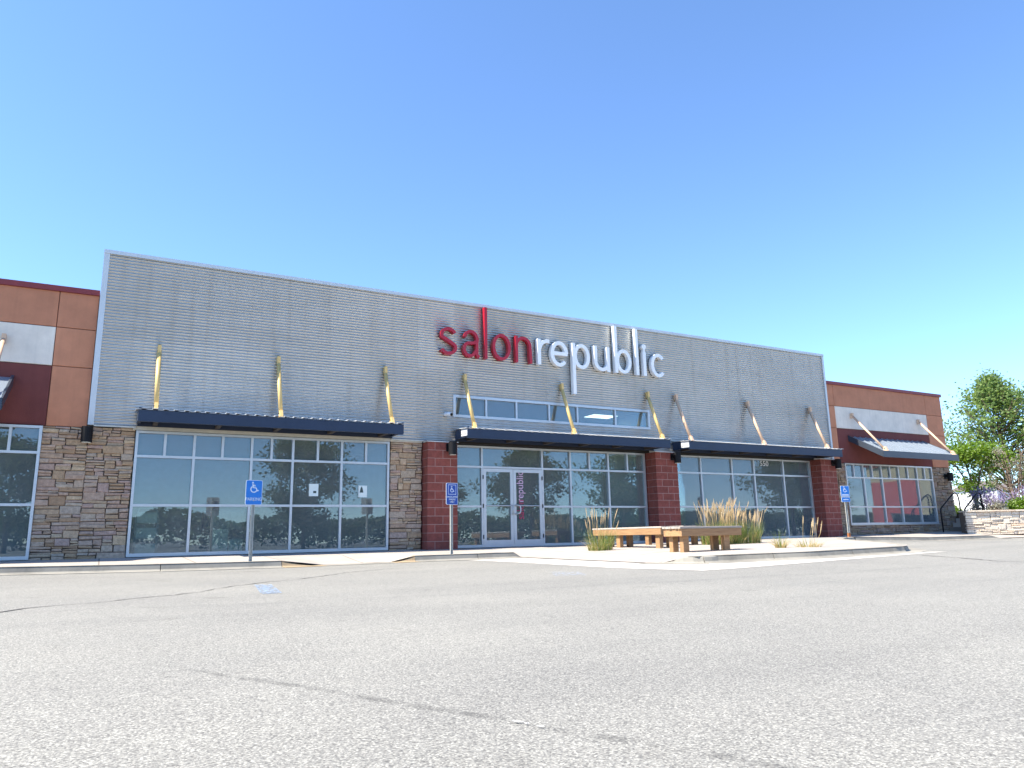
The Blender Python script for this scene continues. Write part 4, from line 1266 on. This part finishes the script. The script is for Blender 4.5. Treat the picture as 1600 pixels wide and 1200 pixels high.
# ---------------- accessible parking signs
def isa(mb, cx, cz, s, y0, y1, facing=1):
    f = facing
    mb.stroke(arc(cx-0.12*s*f, cz+0.40*s, 0.035*s, 0.035*s, 0, 324, 10), 0.07*s, y0, y1, True)
    mb.stroke([(cx-0.12*f*s, cz+0.30*s), (cx-0.09*f*s, cz+0.02*s), (cx+0.14*f*s, cz+0.0*s), (cx+0.26*f*s, cz-0.24*s), (cx+0.36*f*s, cz-0.19*s)], 0.085*s, y0, y1)
    mb.stroke([(cx-0.10*f*s, cz+0.16*s), (cx+0.10*f*s, cz+0.16*s)], 0.07*s, y0+0.0004, y1)
    a = arc(cx-0.02*f*s, cz-0.10*s, 0.24*s, 0.24*s, 125 if f > 0 else 55, 335 if f > 0 else -155, 22)
    mb.stroke(a, 0.075*s, y0+0.0007, y1)
def sign_post(base, rotz, kind, label):
    root = bpy.data.objects.new('parking_sign', None); root.empty_display_size = 0.2
    COL.objects.link(root)
    tag(root, label, 'sign', 'blue accessible parking signs')
    H = 1.47
    # u-channel post
    MB().prism([(-0.032, -0.016), (-0.026, -0.016), (-0.016, 0.014), (0.016, 0.014), (0.026, -0.016), (0.032, -0.016), (0.032, -0.010), (0.020, 0.022), (-0.020, 0.022), (-0.032, -0.010)], 'z', -0.1, H-0.02).build('post', 'post_steel', root)
    W, Ht = 0.305, 0.457
    zc = H-Ht/2
    def rounded(w, h_, r, y0, y1):
        pts = []
        for (sx, sz, a) in ((1, 1, 0), (-1, 1, 90), (-1, -1, 180), (1, -1, 270)):
            for k in range(5):
                t = R_(a+22.5*k)
                pts.append((sx*(w/2-r)+r*math.cos(t), zc+sz*(h_/2-r)+r*math.sin(t)))
        return MB().prism(pts, 'y', y0, y1)
    blue = 'sign_blue_deep' if kind == 2 else 'sign_blue'
    if kind == 3:
        zc = H-0.16
        pl = rounded(W, 0.32, 0.02, -0.030, -0.024).build('sign_plate', 'sign_white', root)
        rounded(W-0.02, 0.30, 0.015, -0.0322, -0.0302).build('blue_field', blue, pl)
        mb = MB(); isa(mb, 0.0, zc+0.05, 0.21, -0.0345, -0.0325); mb.build('wheelchair_symbol', 'sign_white', pl)
        for k in range(2):
            MB().box(-0.115, 0.115, -0.0345, -0.0325, zc-0.105-0.038*k, zc-0.083-0.038*k).build('text_band', 'sign_white', pl)
        zc = H-0.40
        p2 = rounded(W, 0.14, 0.015, -0.030, -0.024).build('sign_plate', 'sign_white', root)
        rounded(W-0.02, 0.12, 0.012, -0.0322, -0.0302).build('blue_field', blue, p2)
        MB().box(-0.09, 0.09, -0.0345, -0.0325, zc-0.012, zc+0.012).build('text_band', 'sign_white', p2)
        MB().box(-0.036, 0.036, -0.022, 0.026, 0.0, 0.11).build('rusty_foot', 'rust', root)
    else:
        pl = rounded(W, Ht, 0.03, -0.030, -0.024).build('sign_plate', 'sign_white', root)
        rounded(W-0.016, Ht-0.016, 0.024, -0.0322, -0.0302).build('blue_field', blue, pl)
        mb = MB()
        if kind == 1:
            isa(mb, -0.0, zc+0.085, 0.235, -0.0345, -0.0325); mb.build('wheelchair_symbol', 'sign_white', pl)
            text_obj('PARKING', 0.085, 'sign_white', Matrix.Translation((0, -0.033, zc-0.125)) @ FACE, pl, 'lettering', xscale=0.86)
        else:
            isa(mb, 0.0, zc+0.09, 0.155, -0.0345, -0.0325); mb.build('wheelchair_symbol', 'sign_white', pl)
            mb = MB(); s = 0.098
            mb.stroke([(-s, zc+0.09-s), (s, zc+0.09-s), (s, zc+0.09+s), (-s, zc+0.09+s)], 0.011, -0.0345, -0.0325, True); mb.build('symbol_border', 'sign_white', pl)
            for k, t in enumerate(('HANDICAPPED', 'PARKING', 'ONLY')):
                text_obj(t, 0.052, 'sign_white', Matrix.Translation((0, -0.033, zc-0.065-0.053*k)) @ FACE, pl, 'lettering', xscale=0.80)
    for zz in (H-0.08, H-0.38):
        MB().tube([(0, -0.040, zz), (0, -0.02, zz)], 0.009, 8).build('bolt', 'post_steel', root)
    root.location = base; root.rotation_euler = (0, 0, rotz)
    return root
sign_post((2.42, -2.82, walk_z(2.42, -2.82)), R_(8), 1, 'blue wheelchair PARKING sign in front of the left window')
sign_post((6.44, -2.80, walk_z(6.44, -2.8)), R_(12), 2, 'deep blue handicapped parking only sign by the entrance')
sign_post((19.0, -2.8, walk_z(19.0, -2.8)), R_(-12), 3, 'blue two plate wheelchair sign on rusty footed post')

# ---------------- benches
def bench(cx, cy, L, W, rotz, legs, label):
    root = bpy.data.objects.new('bench', None); root.empty_display_size = 0.2
    COL.objects.link(root)
    tag(root, label, 'bench', 'timber benches on the paved bulge')
    H = 0.455
    n = 6
    pw = W/n
    for i in range(n):
        y = -W/2+pw*i
        MB().cbox(-L/2-0.03+rng.uniform(-0.006, 0.006), L/2+0.03+rng.uniform(-0.006, 0.006), y+0.004, y+pw-0.004, H-0.036+rng.uniform(-0.002, 0.002), H+rng.uniform(-0.002, 0.002), c=0.004).build('seat_plank', 'timber_grey', root)
    for y in (-W/2+0.01, W/2-0.055):
        MB().cbox(-L/2, L/2, y, y+0.045, H-0.175, H-0.04, c=0.004).build('side_rail', 'timber', root)
    for x in (-L/2+0.0, L/2-0.045):
        MB().box(x, x+0.045, -W/2+0.058, W/2-0.058, H-0.173, H-0.042).build('end_rail', 'timber', root)
    for lx in legs:
        for y in (-W/2+0.07, W/2-0.16):
            MB().cbox(lx-0.07, lx+0.07, y, y+0.10, -0.02, H-0.045, c=0.006).build('leg', 'timber', root)
    root.location = (cx, cy, walk_z(cx, cy)); root.rotation_euler = (0, 0, rotz)
    return root
bench(10.86, -3.25, 2.55, 0.52, R_(-90), (-1.1, -0.35, 1.08)[::-1], 'long weathered timber bench beside the left grass clump')
bench(10.06, -6.42, 1.50, 0.52, 0, (-0.60, 0.42), 'nearest timber bench with its end towards the sun')
bench(12.5, -2.62, 1.6, 0.58, R_(-90), (-0.66, 0.66), 'timber bench mostly hidden behind the nearest bench')

# ---------------- grasses
def grass_clump(cx, cy, label, rad, n_blade, n_plume, hb, hp, seed, straw=0.25, lean=0.25):
    r = random.Random(seed)
    root = bpy.data.objects.new('grass_clump', None); COL.objects.link(root); root.empty_display_size = 0.2
    tag(root, label, 'ornamental grass', 'ornamental grass clumps')
    def blade(mb, x, y, h_, w, dx, dy, tipw=0.1):
        segs = 4
        a = r.uniform(0, math.pi); ux, uy = math.cos(a)*w/2, math.sin(a)*w/2
        i = len(mb.v)
        for k in range(segs+1):
            t = k/segs
            b_ = t*t
            f = (1-t)*(1-tipw)+tipw
            px, py, pz = x+dx*b_, y+dy*b_, h_*(t-0.15*b_*(abs(dx)+abs(dy)))
            mb.v += [(px-ux*f, py-uy*f, pz), (px+ux*f, py+uy*f, pz)]
        for k in range(segs):
            c = i+2*k
            mb.f.append((c, c+1, c+3, c+2))
    g, s, p, st = MB(), MB(), MB(), MB()
    for k in range(n_blade):
        a = r.uniform(0, 2*math.pi); q = rad*math.sqrt(r.random())
        x, y = q*math.cos(a), q*math.sin(a)
        out_ = r.uniform(0.1, 1)*lean
        h_ = hb*r.uniform(0.5, 1.0)
        if r.random() < straw:
            blade(s, x, y, h_*0.55, 0.009, math.cos(a)*out_*1.3+r.uniform(-.08, .08), math.sin(a)*out_*1.3+r.uniform(-.08, .08))
        else:
            blade(g, x, y, h_, 0.009, math.cos(a)*out_+r.uniform(-.06, .06), math.sin(a)*out_+r.uniform(-.06, .06))
    for k in range(n_plume):
        a = r.uniform(0, 2*math.pi); q = rad*0.9*math.sqrt(r.random())
        x, y = q*math.cos(a), q*math.sin(a)
        dx, dy = math.cos(a)*q*0.6+r.uniform(-.11, .11)+0.05, math.sin(a)*q*0.5+r.uniform(-.09, .09)
        h_ = hp*r.uniform(0.66, 1.0)
        hl = r.uniform(0.16, 0.27)
        top = Vector((x+dx, y+dy, h_)); base_ = Vector((x, y, 0))
        b0 = top-Vector((dx*0.35, dy*0.35, hl))
        st.tube([base_, base_.lerp(b0, 0.6)+Vector((0, 0, 0.02)), b0], 0.0025, 4, False)
        pts = [b0, b0.lerp(top, 0.3), b0.lerp(top, 0.65), top]
        p.tube(pts, [0.003, 0.0095*r.uniform(.7, 1.3), 0.0075, 0.0015], 6)
        for w in range(10):
            t = r.uniform(0.05, 0.9); c = b0.lerp(top, t); ang = r.uniform(0, 6.28)
            e = c+Vector((math.cos(ang)*0.02, math.sin(ang)*0.02, 0.035))
            i = len(p.v); p.v += [tuple(c), tuple(c+Vector((0.004, 0.003, 0.01))), tuple(e)]; p.f.append((i, i+1, i+2))
    for mb_, nm, mt_ in ((g, 'green_blades', 'grass_green'), (s, 'dry_blades', 'grass_straw'), (st, 'stalks', 'grass_straw'), (p, 'seed_plumes', 'grass_plume')):
        if mb_.f:
            o = mb_.build(nm, mt_, root, recalc=False); o['kind'] = 'stuff'
    root.location = (cx, cy, walk_z(cx, cy)-0.005)
    return root
grass_clump(9.42, -3.95, 'green grass clump with few tan plumes beside the long bench', 0.26, 420, 15, 0.52, 0.93, 1, 0.35, 0.28)
for k, (x, y, rad, nb, npl, hp) in enumerate(((12.95, -3.75, 0.36, 800, 60, 1.13), (13.45, -3.7, 0.36, 700, 52, 1.05), (13.95, -3.75, 0.34, 600, 38, 0.92))):
    grass_clump(x, y, ['tall dense reed grass with tan plumes behind the nearest bench', 'middle reed grass clump of the dense row by the window', 'lower right reed grass clump of the dense row'][k], rad, nb, npl, 0.62, hp, 30+k, 0.3, 0.22)
grass_clump(11.75, -6.75, 'dry straw tuft with long loose green blades near the kerb', 0.10, 150, 0, 0.42, 0.5, 41, 0.75, 0.32)
grass_clump(12.3, -6.95, 'sparse straw grass with few upright plumes near the kerb', 0.24, 170, 7, 0.24, 0.62, 42, 0.85, 0.2)

# ---------------- right hand edge: garden wall, steps, rail
wall_path = [Vector((27.35, -1.35)), Vector((30.6, -3.05)), Vector((37.0, -5.4))]
gw = empty('garden_wall', (29, -2, 0), 'low sunlit stone garden wall with flat cap at the right', 'wall')
WZ0, WZ1 = 0.02, 0.82
for k, (A, B_) in enumerate(zip(wall_path, wall_path[1:])):
    d = (B_-A); L = d.length; d.normalize(); nn = Vector((d.y, -d.x))
    def place(v, A=A, d=d, nn=nn):
        # v: x along, y depth (front negative), z
        return (A.x+d.x*v[0]-nn.x*v[1], A.y+d.y*v[0]-nn.y*v[1], v[2])
    core = MB().box(0, L, 0.04, 0.36, WZ0-0.3, WZ1)
    core.v = [place(v) for v in core.v]
    co = core.build('wall_core', 'stone_mortar', gw)
    stone_field(co, 0, L if k else L-0.02, WZ0, WZ1, 0.0, random.Random(60+k), mat='stone_light', band=(0.14, 0.24), length=(0.25, 0.6), place=place, far=(k == 1))
    n = int(L/0.75)
    for i in range(n):
        c = MB().cbox(L*i/n+0.003, L*(i+1)/n-0.003, -0.05, 0.40, WZ1+0.004, WZ1+0.06, c=0.008)
        c.v = [place(v) for v in c.v]
        c.build('cap_stone', 'stone_light', gw)
stp = empty('garden_steps', (28.3, -0.6, 0.1), 'concrete steps rising between store and garden wall', 'steps')
for i in range(4):
    MB().box(28.5+0.24*i, 29.4, -1.05, -0.02, 0.0, 0.14+0.165*(i+1)).build('step', 'walk', stp)
ter = MB()
tp = [(29.4, 20), (29.4, -1.15), (27.85, -1.2), (30.75, -2.72), (37.1, -5.05), (60, -5.05), (60, 20)]
ter.prism(tp, 'z', -0.3, 0.80)
t_o = ter.build('raised_lawn', 'soil')
tag(t_o, 'raised planted ground behind the garden wall', 'lawn', kind='structure')
hr = empty('handrail', (27.3, -0.5, 0.15), 'black pipe handrail of the steps before the far stone pier', 'handrail')
def rail_line(parent, pts, nm):
    MB().tube(pts, 0.026, 10).build(nm, 'black_metal', parent, smooth=True)
rail_line(hr, [(27.38, -0.45, 0.13), (27.38, -0.45, 0.95), (27.44, -0.45, 1.02), (28.25, -0.45, 1.52), (28.42, -0.45, 1.58), (28.56, -0.45, 1.52), (28.62, -0.45, 1.36), (28.64, -0.45, 0.75)], 'top_rail')
hr2 = empty('handrail', (28.6, -0.95, 0.8), 'black pipe handrail rising behind the garden wall', 'handrail')
rail_line(hr2, [(28.02, -0.95, 0.5), (28.02, -0.95, 0.90), (28.08, -0.95, 0.97), (28.95, -0.95, 1.52), (29.1, -0.95, 1.56), (29.2, -0.95, 1.5), (29.22, -0.95, 0.78)], 'top_rail')

# ---------------- trees and shrubs
def leaf_quad(mb, c, s, r):
    u = Vector((r.gauss(0, 1), r.gauss(0, 1), r.gauss(0, 0.6))).normalized()
    w = u.cross(Vector((r.gauss(0, 1), r.gauss(0, 1), r.gauss(0, 1)))).normalized()
    a = s*r.uniform(0.7, 1.3); b_ = a*0.55
    i = len(mb.v)
    mb.v += [tuple(c-u*a), tuple(c+w*b_), tuple(c+u*a), tuple(c-w*b_)]
    mb.f.append((i, i+1, i+2, i+3))
def tree(name, loc, H, crown_r, label, cat, group, seed, leaf='leaf_tree', n_leaf=9000, leaf_s=0.07, trunk_h=0.22, trunk_r=0.12, shape='oval', limbs=16, clump_r=0.34, stems=1, gap=0.0, rise=(0.25, 0.7)):
    r = random.Random(seed)
    root = bpy.data.objects.new(name, None); COL.objects.link(root); root.empty_display_size = 0.3
    tag(root, label, cat, group)
    tips = []
    tk = MB()
    th = H*trunk_h
    def crown_point(az, f):
        """f 0 bottom .. 1 top -> radius of crown at that height"""
        if shape == 'oval': rad = crown_r*math.sin(math.pi*min(0.98, max(0.02, 0.12+0.86*f)))**0.75
        elif shape == 'cone': rad = crown_r*(1.02-f)**0.95*(0.55+0.45*min(1, f*4))
        else: rad = crown_r
        return rad
    for s_ in range(stems):
        off = Vector((r.uniform(-1, 1), r.uniform(-1, 1), 0))*(0.12 if stems > 1 else 0.0)
        topx = Vector((r.uniform(-1, 1), r.uniform(-1, 1), 0))*crown_r*(0.15 if stems == 1 else 0.5)
        pts = []
        for k in range(7):
            t = k/6
            pts.append(off+topx*t*t+Vector((r.uniform(-1, 1)*0.04*t*H*0.2, r.uniform(-1, 1)*0.04*t*H*0.2, H*0.93*t)))
        tk.tube(pts, [trunk_r*(1-0.9*k/6)+0.008 for k in range(7)], 8)
        for k in range(limbs//stems):
            f = r.random()**0.85
            z = th+(H-th)*f*0.93
            t = z/(H*0.93)
            seg = min(5, int(t*6)); base_ = pts[seg].lerp(pts[seg+1], t*6-seg)
            az = r.uniform(0, 2*math.pi)
            rad = crown_point(az, f)*r.uniform(0.55, 1.05)
            tip = base_+Vector((math.cos(az)*rad, math.sin(az)*rad, rad*r.uniform(*rise)))
            midp = base_.lerp(tip, 0.5)+Vector((0, 0, -0.06*rad))
            tk.tube([base_, midp, tip], [trunk_r*0.32*(1-0.6*t)+0.006, trunk_r*0.18+0.004, 0.005], 5)
            tips += [(tip, 1.0), (midp.lerp(tip, 0.45), 0.85), (midp, 0.55)]
            for q_ in range(3):
                sub = midp.lerp(tip, r.uniform(0.2, 0.9)); e = sub+Vector((r.gauss(0, 1), r.gauss(0, 1), r.gauss(0.3, 0.6)))*rad*0.28
                tk.tube([sub, e], [0.008, 0.003], 4)
                tips.append((e, 0.8))
        tips.append((pts[-1]+Vector((0, 0, H*0.04)), 0.8))
    lf = MB()
    per = max(1, int(n_leaf/len(tips)))
    for tip, wgt in tips:
        if r.random() < gap: continue
        cr = clump_r*crown_r*0.62*r.uniform(0.6, 1.2)*(0.7+0.3*wgt)
        for k in range(int(per*wgt*r.uniform(0.6, 1.4))):
            v = Vector((r.gauss(0, 0.5), r.gauss(0, 0.5), r.gauss(0, 0.42)))
            leaf_quad(lf, tip+v*cr, leaf_s, r)
    tko = tk.build('trunk', 'bark', root, smooth=True, recalc=False)
    o = lf.build('crown', leaf, root, recalc=False)
    root.location = loc
    return root
tree('broadleaf_tree', (43.2, 5.2, 0.75), 8.3, 4.3, 'tall leafy green tree beyond the right store', 'tree', 'trees at the right', 5, 'leaf_tree', 21000, 0.09, 0.06, 0.15, 'cone', 110, 0.21, rise=(0.6, 1.15), gap=0.12)
tree('broadleaf_tree', (38.0, 4.2, 0.75), 3.3, 2.0, 'low lime green tree with forked trunk behind the handrail', 'tree', 'trees at the right', 9, 'leaf_lime', 9000, 0.07, 0.30, 0.08, 'oval', 34, 0.40, stems=3)
tree('broadleaf_tree', (46.5, 4.5, 0.75), 5.2, 3.0, 'rounded lime green tree at the right picture edge', 'tree', 'trees at the right', 12, 'leaf_lime', 12000, 0.085, 0.2, 0.12, 'oval', 44, 0.38)
tree('twiggy_shrub', (33.2, -0.2, 0.75), 2.9, 1.15, 'tall grey twiggy shrub in front of the green tree', 'shrub', 'shrubs behind the garden wall', 14, 'leaf_grey', 2600, 0.03, 0.05, 0.035, 'oval', 46, 0.30, stems=6)
def shrub(loc, rx, rz_, label, leaf, n, s, seed, name='shrub', spikes=0, spike_mat=None):
    r = random.Random(seed)
    root = bpy.data.objects.new(name, None); COL.objects.link(root); root.empty_display_size = 0.2
    tag(root, label, 'shrub', 'shrubs behind the garden wall')
    lf, st = MB(), MB()
    for k in range(24):
        a = r.uniform(0, 6.28); e = r.uniform(0.2, 1.4)
        tip = Vector((math.cos(a)*math.cos(e)*rx, math.sin(a)*math.cos(e)*rx, math.sin(e)*rz_))
        st.tube([(0, 0, 0), tip*0.5, tip*0.92], [0.014, 0.009, 0.004], 4)
    for k in range(n):
        a = r.uniform(0, 6.28); e = math.asin(r.random()); q = r.uniform(0.62, 1.05)
        bumpy = 0.82+0.3*noise.noise(Vector((math.cos(a)*1.7, math.sin(a)*1.7, e*2.2+seed)))
        c = Vector((math.cos(a)*math.cos(e)*rx*q*bumpy, math.sin(a)*math.cos(e)*rx*q*bumpy, math.sin(e)*rz_*q*bumpy+0.04))
        leaf_quad(lf, c, s, r)
    st.build('stems', 'bark', root, recalc=False)
    lf.build('foliage', leaf, root, recalc=False)
    if spikes:
        sp = MB()
        for k in range(spikes):
            a = r.uniform(0, 6.28); e = r.uniform(0.5, 1.5)
            b_ = Vector((math.cos(a)*math.cos(e)*rx, math.sin(a)*math.cos(e)*rx, math.sin(e)*rz_*0.8))
            t = b_+Vector((math.cos(a)*0.12, math.sin(a)*0.12, r.uniform(0.25, 0.5)))
            for w in range(16):
                leaf_quad(sp, b_.lerp(t, r.random())+Vector((r.gauss(0, .012), r.gauss(0, .012), 0)), 0.02, r)
        sp.build('flower_spikes', spike_mat, root, recalc=False)
    root.location = loc
    return root
shrub((31.2, -1.35, 0.8), 0.75, 0.62, 'rounded green shrub on top of the garden wall', 'leaf_lime', 2600, 0.05, 3)
shrub((32.6, -1.7, 0.8), 0.8, 0.70, 'green shrub at the right edge above the garden wall', 'leaf_tree', 2600, 0.05, 4)
shrub((31.3, 0.1, 0.8), 0.8, 0.85, 'purple flowering sage behind the rounded green shrub', 'leaf_grey', 1600, 0.035, 5, 'sage_shrub', 130, 'sage_flower')
shrub((33.0, -0.9, 0.8), 0.9, 0.95, 'purple flowering sage at the right picture edge', 'leaf_grey', 1600, 0.035, 6, 'sage_shrub', 150, 'sage_flower')
shrub((30.3, -0.9, 0.8), 0.42, 0.55, 'small purple sage beside the rising handrail', 'leaf_grey', 700, 0.03, 16, 'sage_shrub', 60, 'sage_flower')
for k, (x, y) in enumerate(((33.6, 5.2), (34.9, 4.9), (36.2, 4.6))):
    shrub((x, y, 0.75), 0.95, 0.72, ['clipped green hedge bush nearest the handrail', 'clipped green hedge bush in the middle of its row', 'clipped green hedge bush under the forked tree'][k], 'leaf_lime', 2200, 0.055, 20+k, 'hedge_bush')
# white house far behind the trees
ho = empty('house', (88, 31, 0.5), 'white gabled house glimpsed between the far tree trunks', 'house')
MB().box(86, 90, 29, 34, 0.3, 4.4).build('wall', 'house_white', ho)
MB().prism([(28.7, 4.4), (34.3, 4.4), (31.5, 5.5)], 'x', 85.8, 90.2).build('roof', 'house_roof', ho)
for x in (87.0, 88.9):
    MB().box(x-0.5, x+0.5, 28.95, 29.0, 2.4, 3.7).build('window', 'paper_ink', ho)

# ---------------- what stands behind the camera and shows in the glass
behind = [((14.3, -43.2), 8.6, 3.6, 'spreading parking lot tree behind the viewer, mirrored in the left bay', 51),
          ((-6.0, -47.0), 8.2, 3.4, 'parking lot tree behind the viewer, mirrored at the left edge', 52),
          ((30.5, -35.0), 7.6, 3.2, 'parking lot tree behind the viewer, mirrored beside the doors', 53),
          ((38.5, -33.0), 7.2, 3.3, 'parking lot tree behind the viewer, mirrored in the grey shades', 54),
          ((55.0, -30.0), 7.5, 3.2, 'parking lot tree behind the viewer, mirrored by the address number', 55),
          ((25.0, -42.0), 6.4, 2.6, 'parking lot tree behind the viewer, mirrored in the left door leaf', 56)]
for (x, y), H, cr, lab, sd in behind:
    tree('parking_lot_tree', (x, y, road_z(x, y)), H, cr, lab, 'tree', 'parking lot trees behind the viewer', sd, 'leaf_dark', 12000, 0.15, 0.2, 0.17, 'oval', 40, 0.42)
ac = empty('store_building', (70, -26, 0), 'sunlit cream and red store across the lot, mirrored at the right', 'building')
MB().box(66, 80, -29.8, -14, -0.4, 6.2).build('wall', 'inside_cream', ac)
MB().box(65.9, 65.98, -29.7, -24.75, 0.8, 4.75).build('red_panel', 'panel_red', ac)
MB().box(65.8, 80.2, -30.0, -13.8, 6.2, 6.45).build('roof_cap', 'roof_cap_red', ac)
for y in (-22.4, -20.6, -18.8):
    MB().box(65.92, 65.98, y, y+1.3, 0.6, 2.7).build('window', 'paper_ink', ac)
tree('parking_lot_tree', (62.5, -31.2, road_z(62.5, -31.2)), 6.2, 2.2, 'small parking lot tree mirrored beside the red panel', 'tree', 'parking lot trees behind the viewer', 57, 'leaf_dark', 5000, 0.10, 0.2, 0.09, 'oval', 26, 0.42)
fw_ = MB()
r = random.Random(77)
for k in range(70000):
    a = r.uniform(-70, 190)
    hh = 2.6+3.0*abs(noise.noise(Vector((a*0.11, 3.1, 0.2))))+1.2*abs(noise.noise(Vector((a*0.5, 1.1, 0.2))))
    leaf_quad(fw_, Vector((a, -66+r.gauss(0, 1.6)-0.08*a, road_z(a, -66)+hh*math.sqrt(r.random()))), 0.26, r)
fo = fw_.build('far_hedgerow', 'leaf_dark', recalc=False)
tag(fo, 'far hedgerow across the parking lot behind the viewer', 'hedgerow', kind='stuff')

# ---------------- bases of empties: move each thing's origin to its base without moving the parts
for o in list(bpy.data.objects):
    if o.type == 'EMPTY' and 'base' in o.keys():
        b_ = Vector(o['base'])
        o.location = b_
        for c in o.children:
            c.location = c.location-b_
        del o['base']
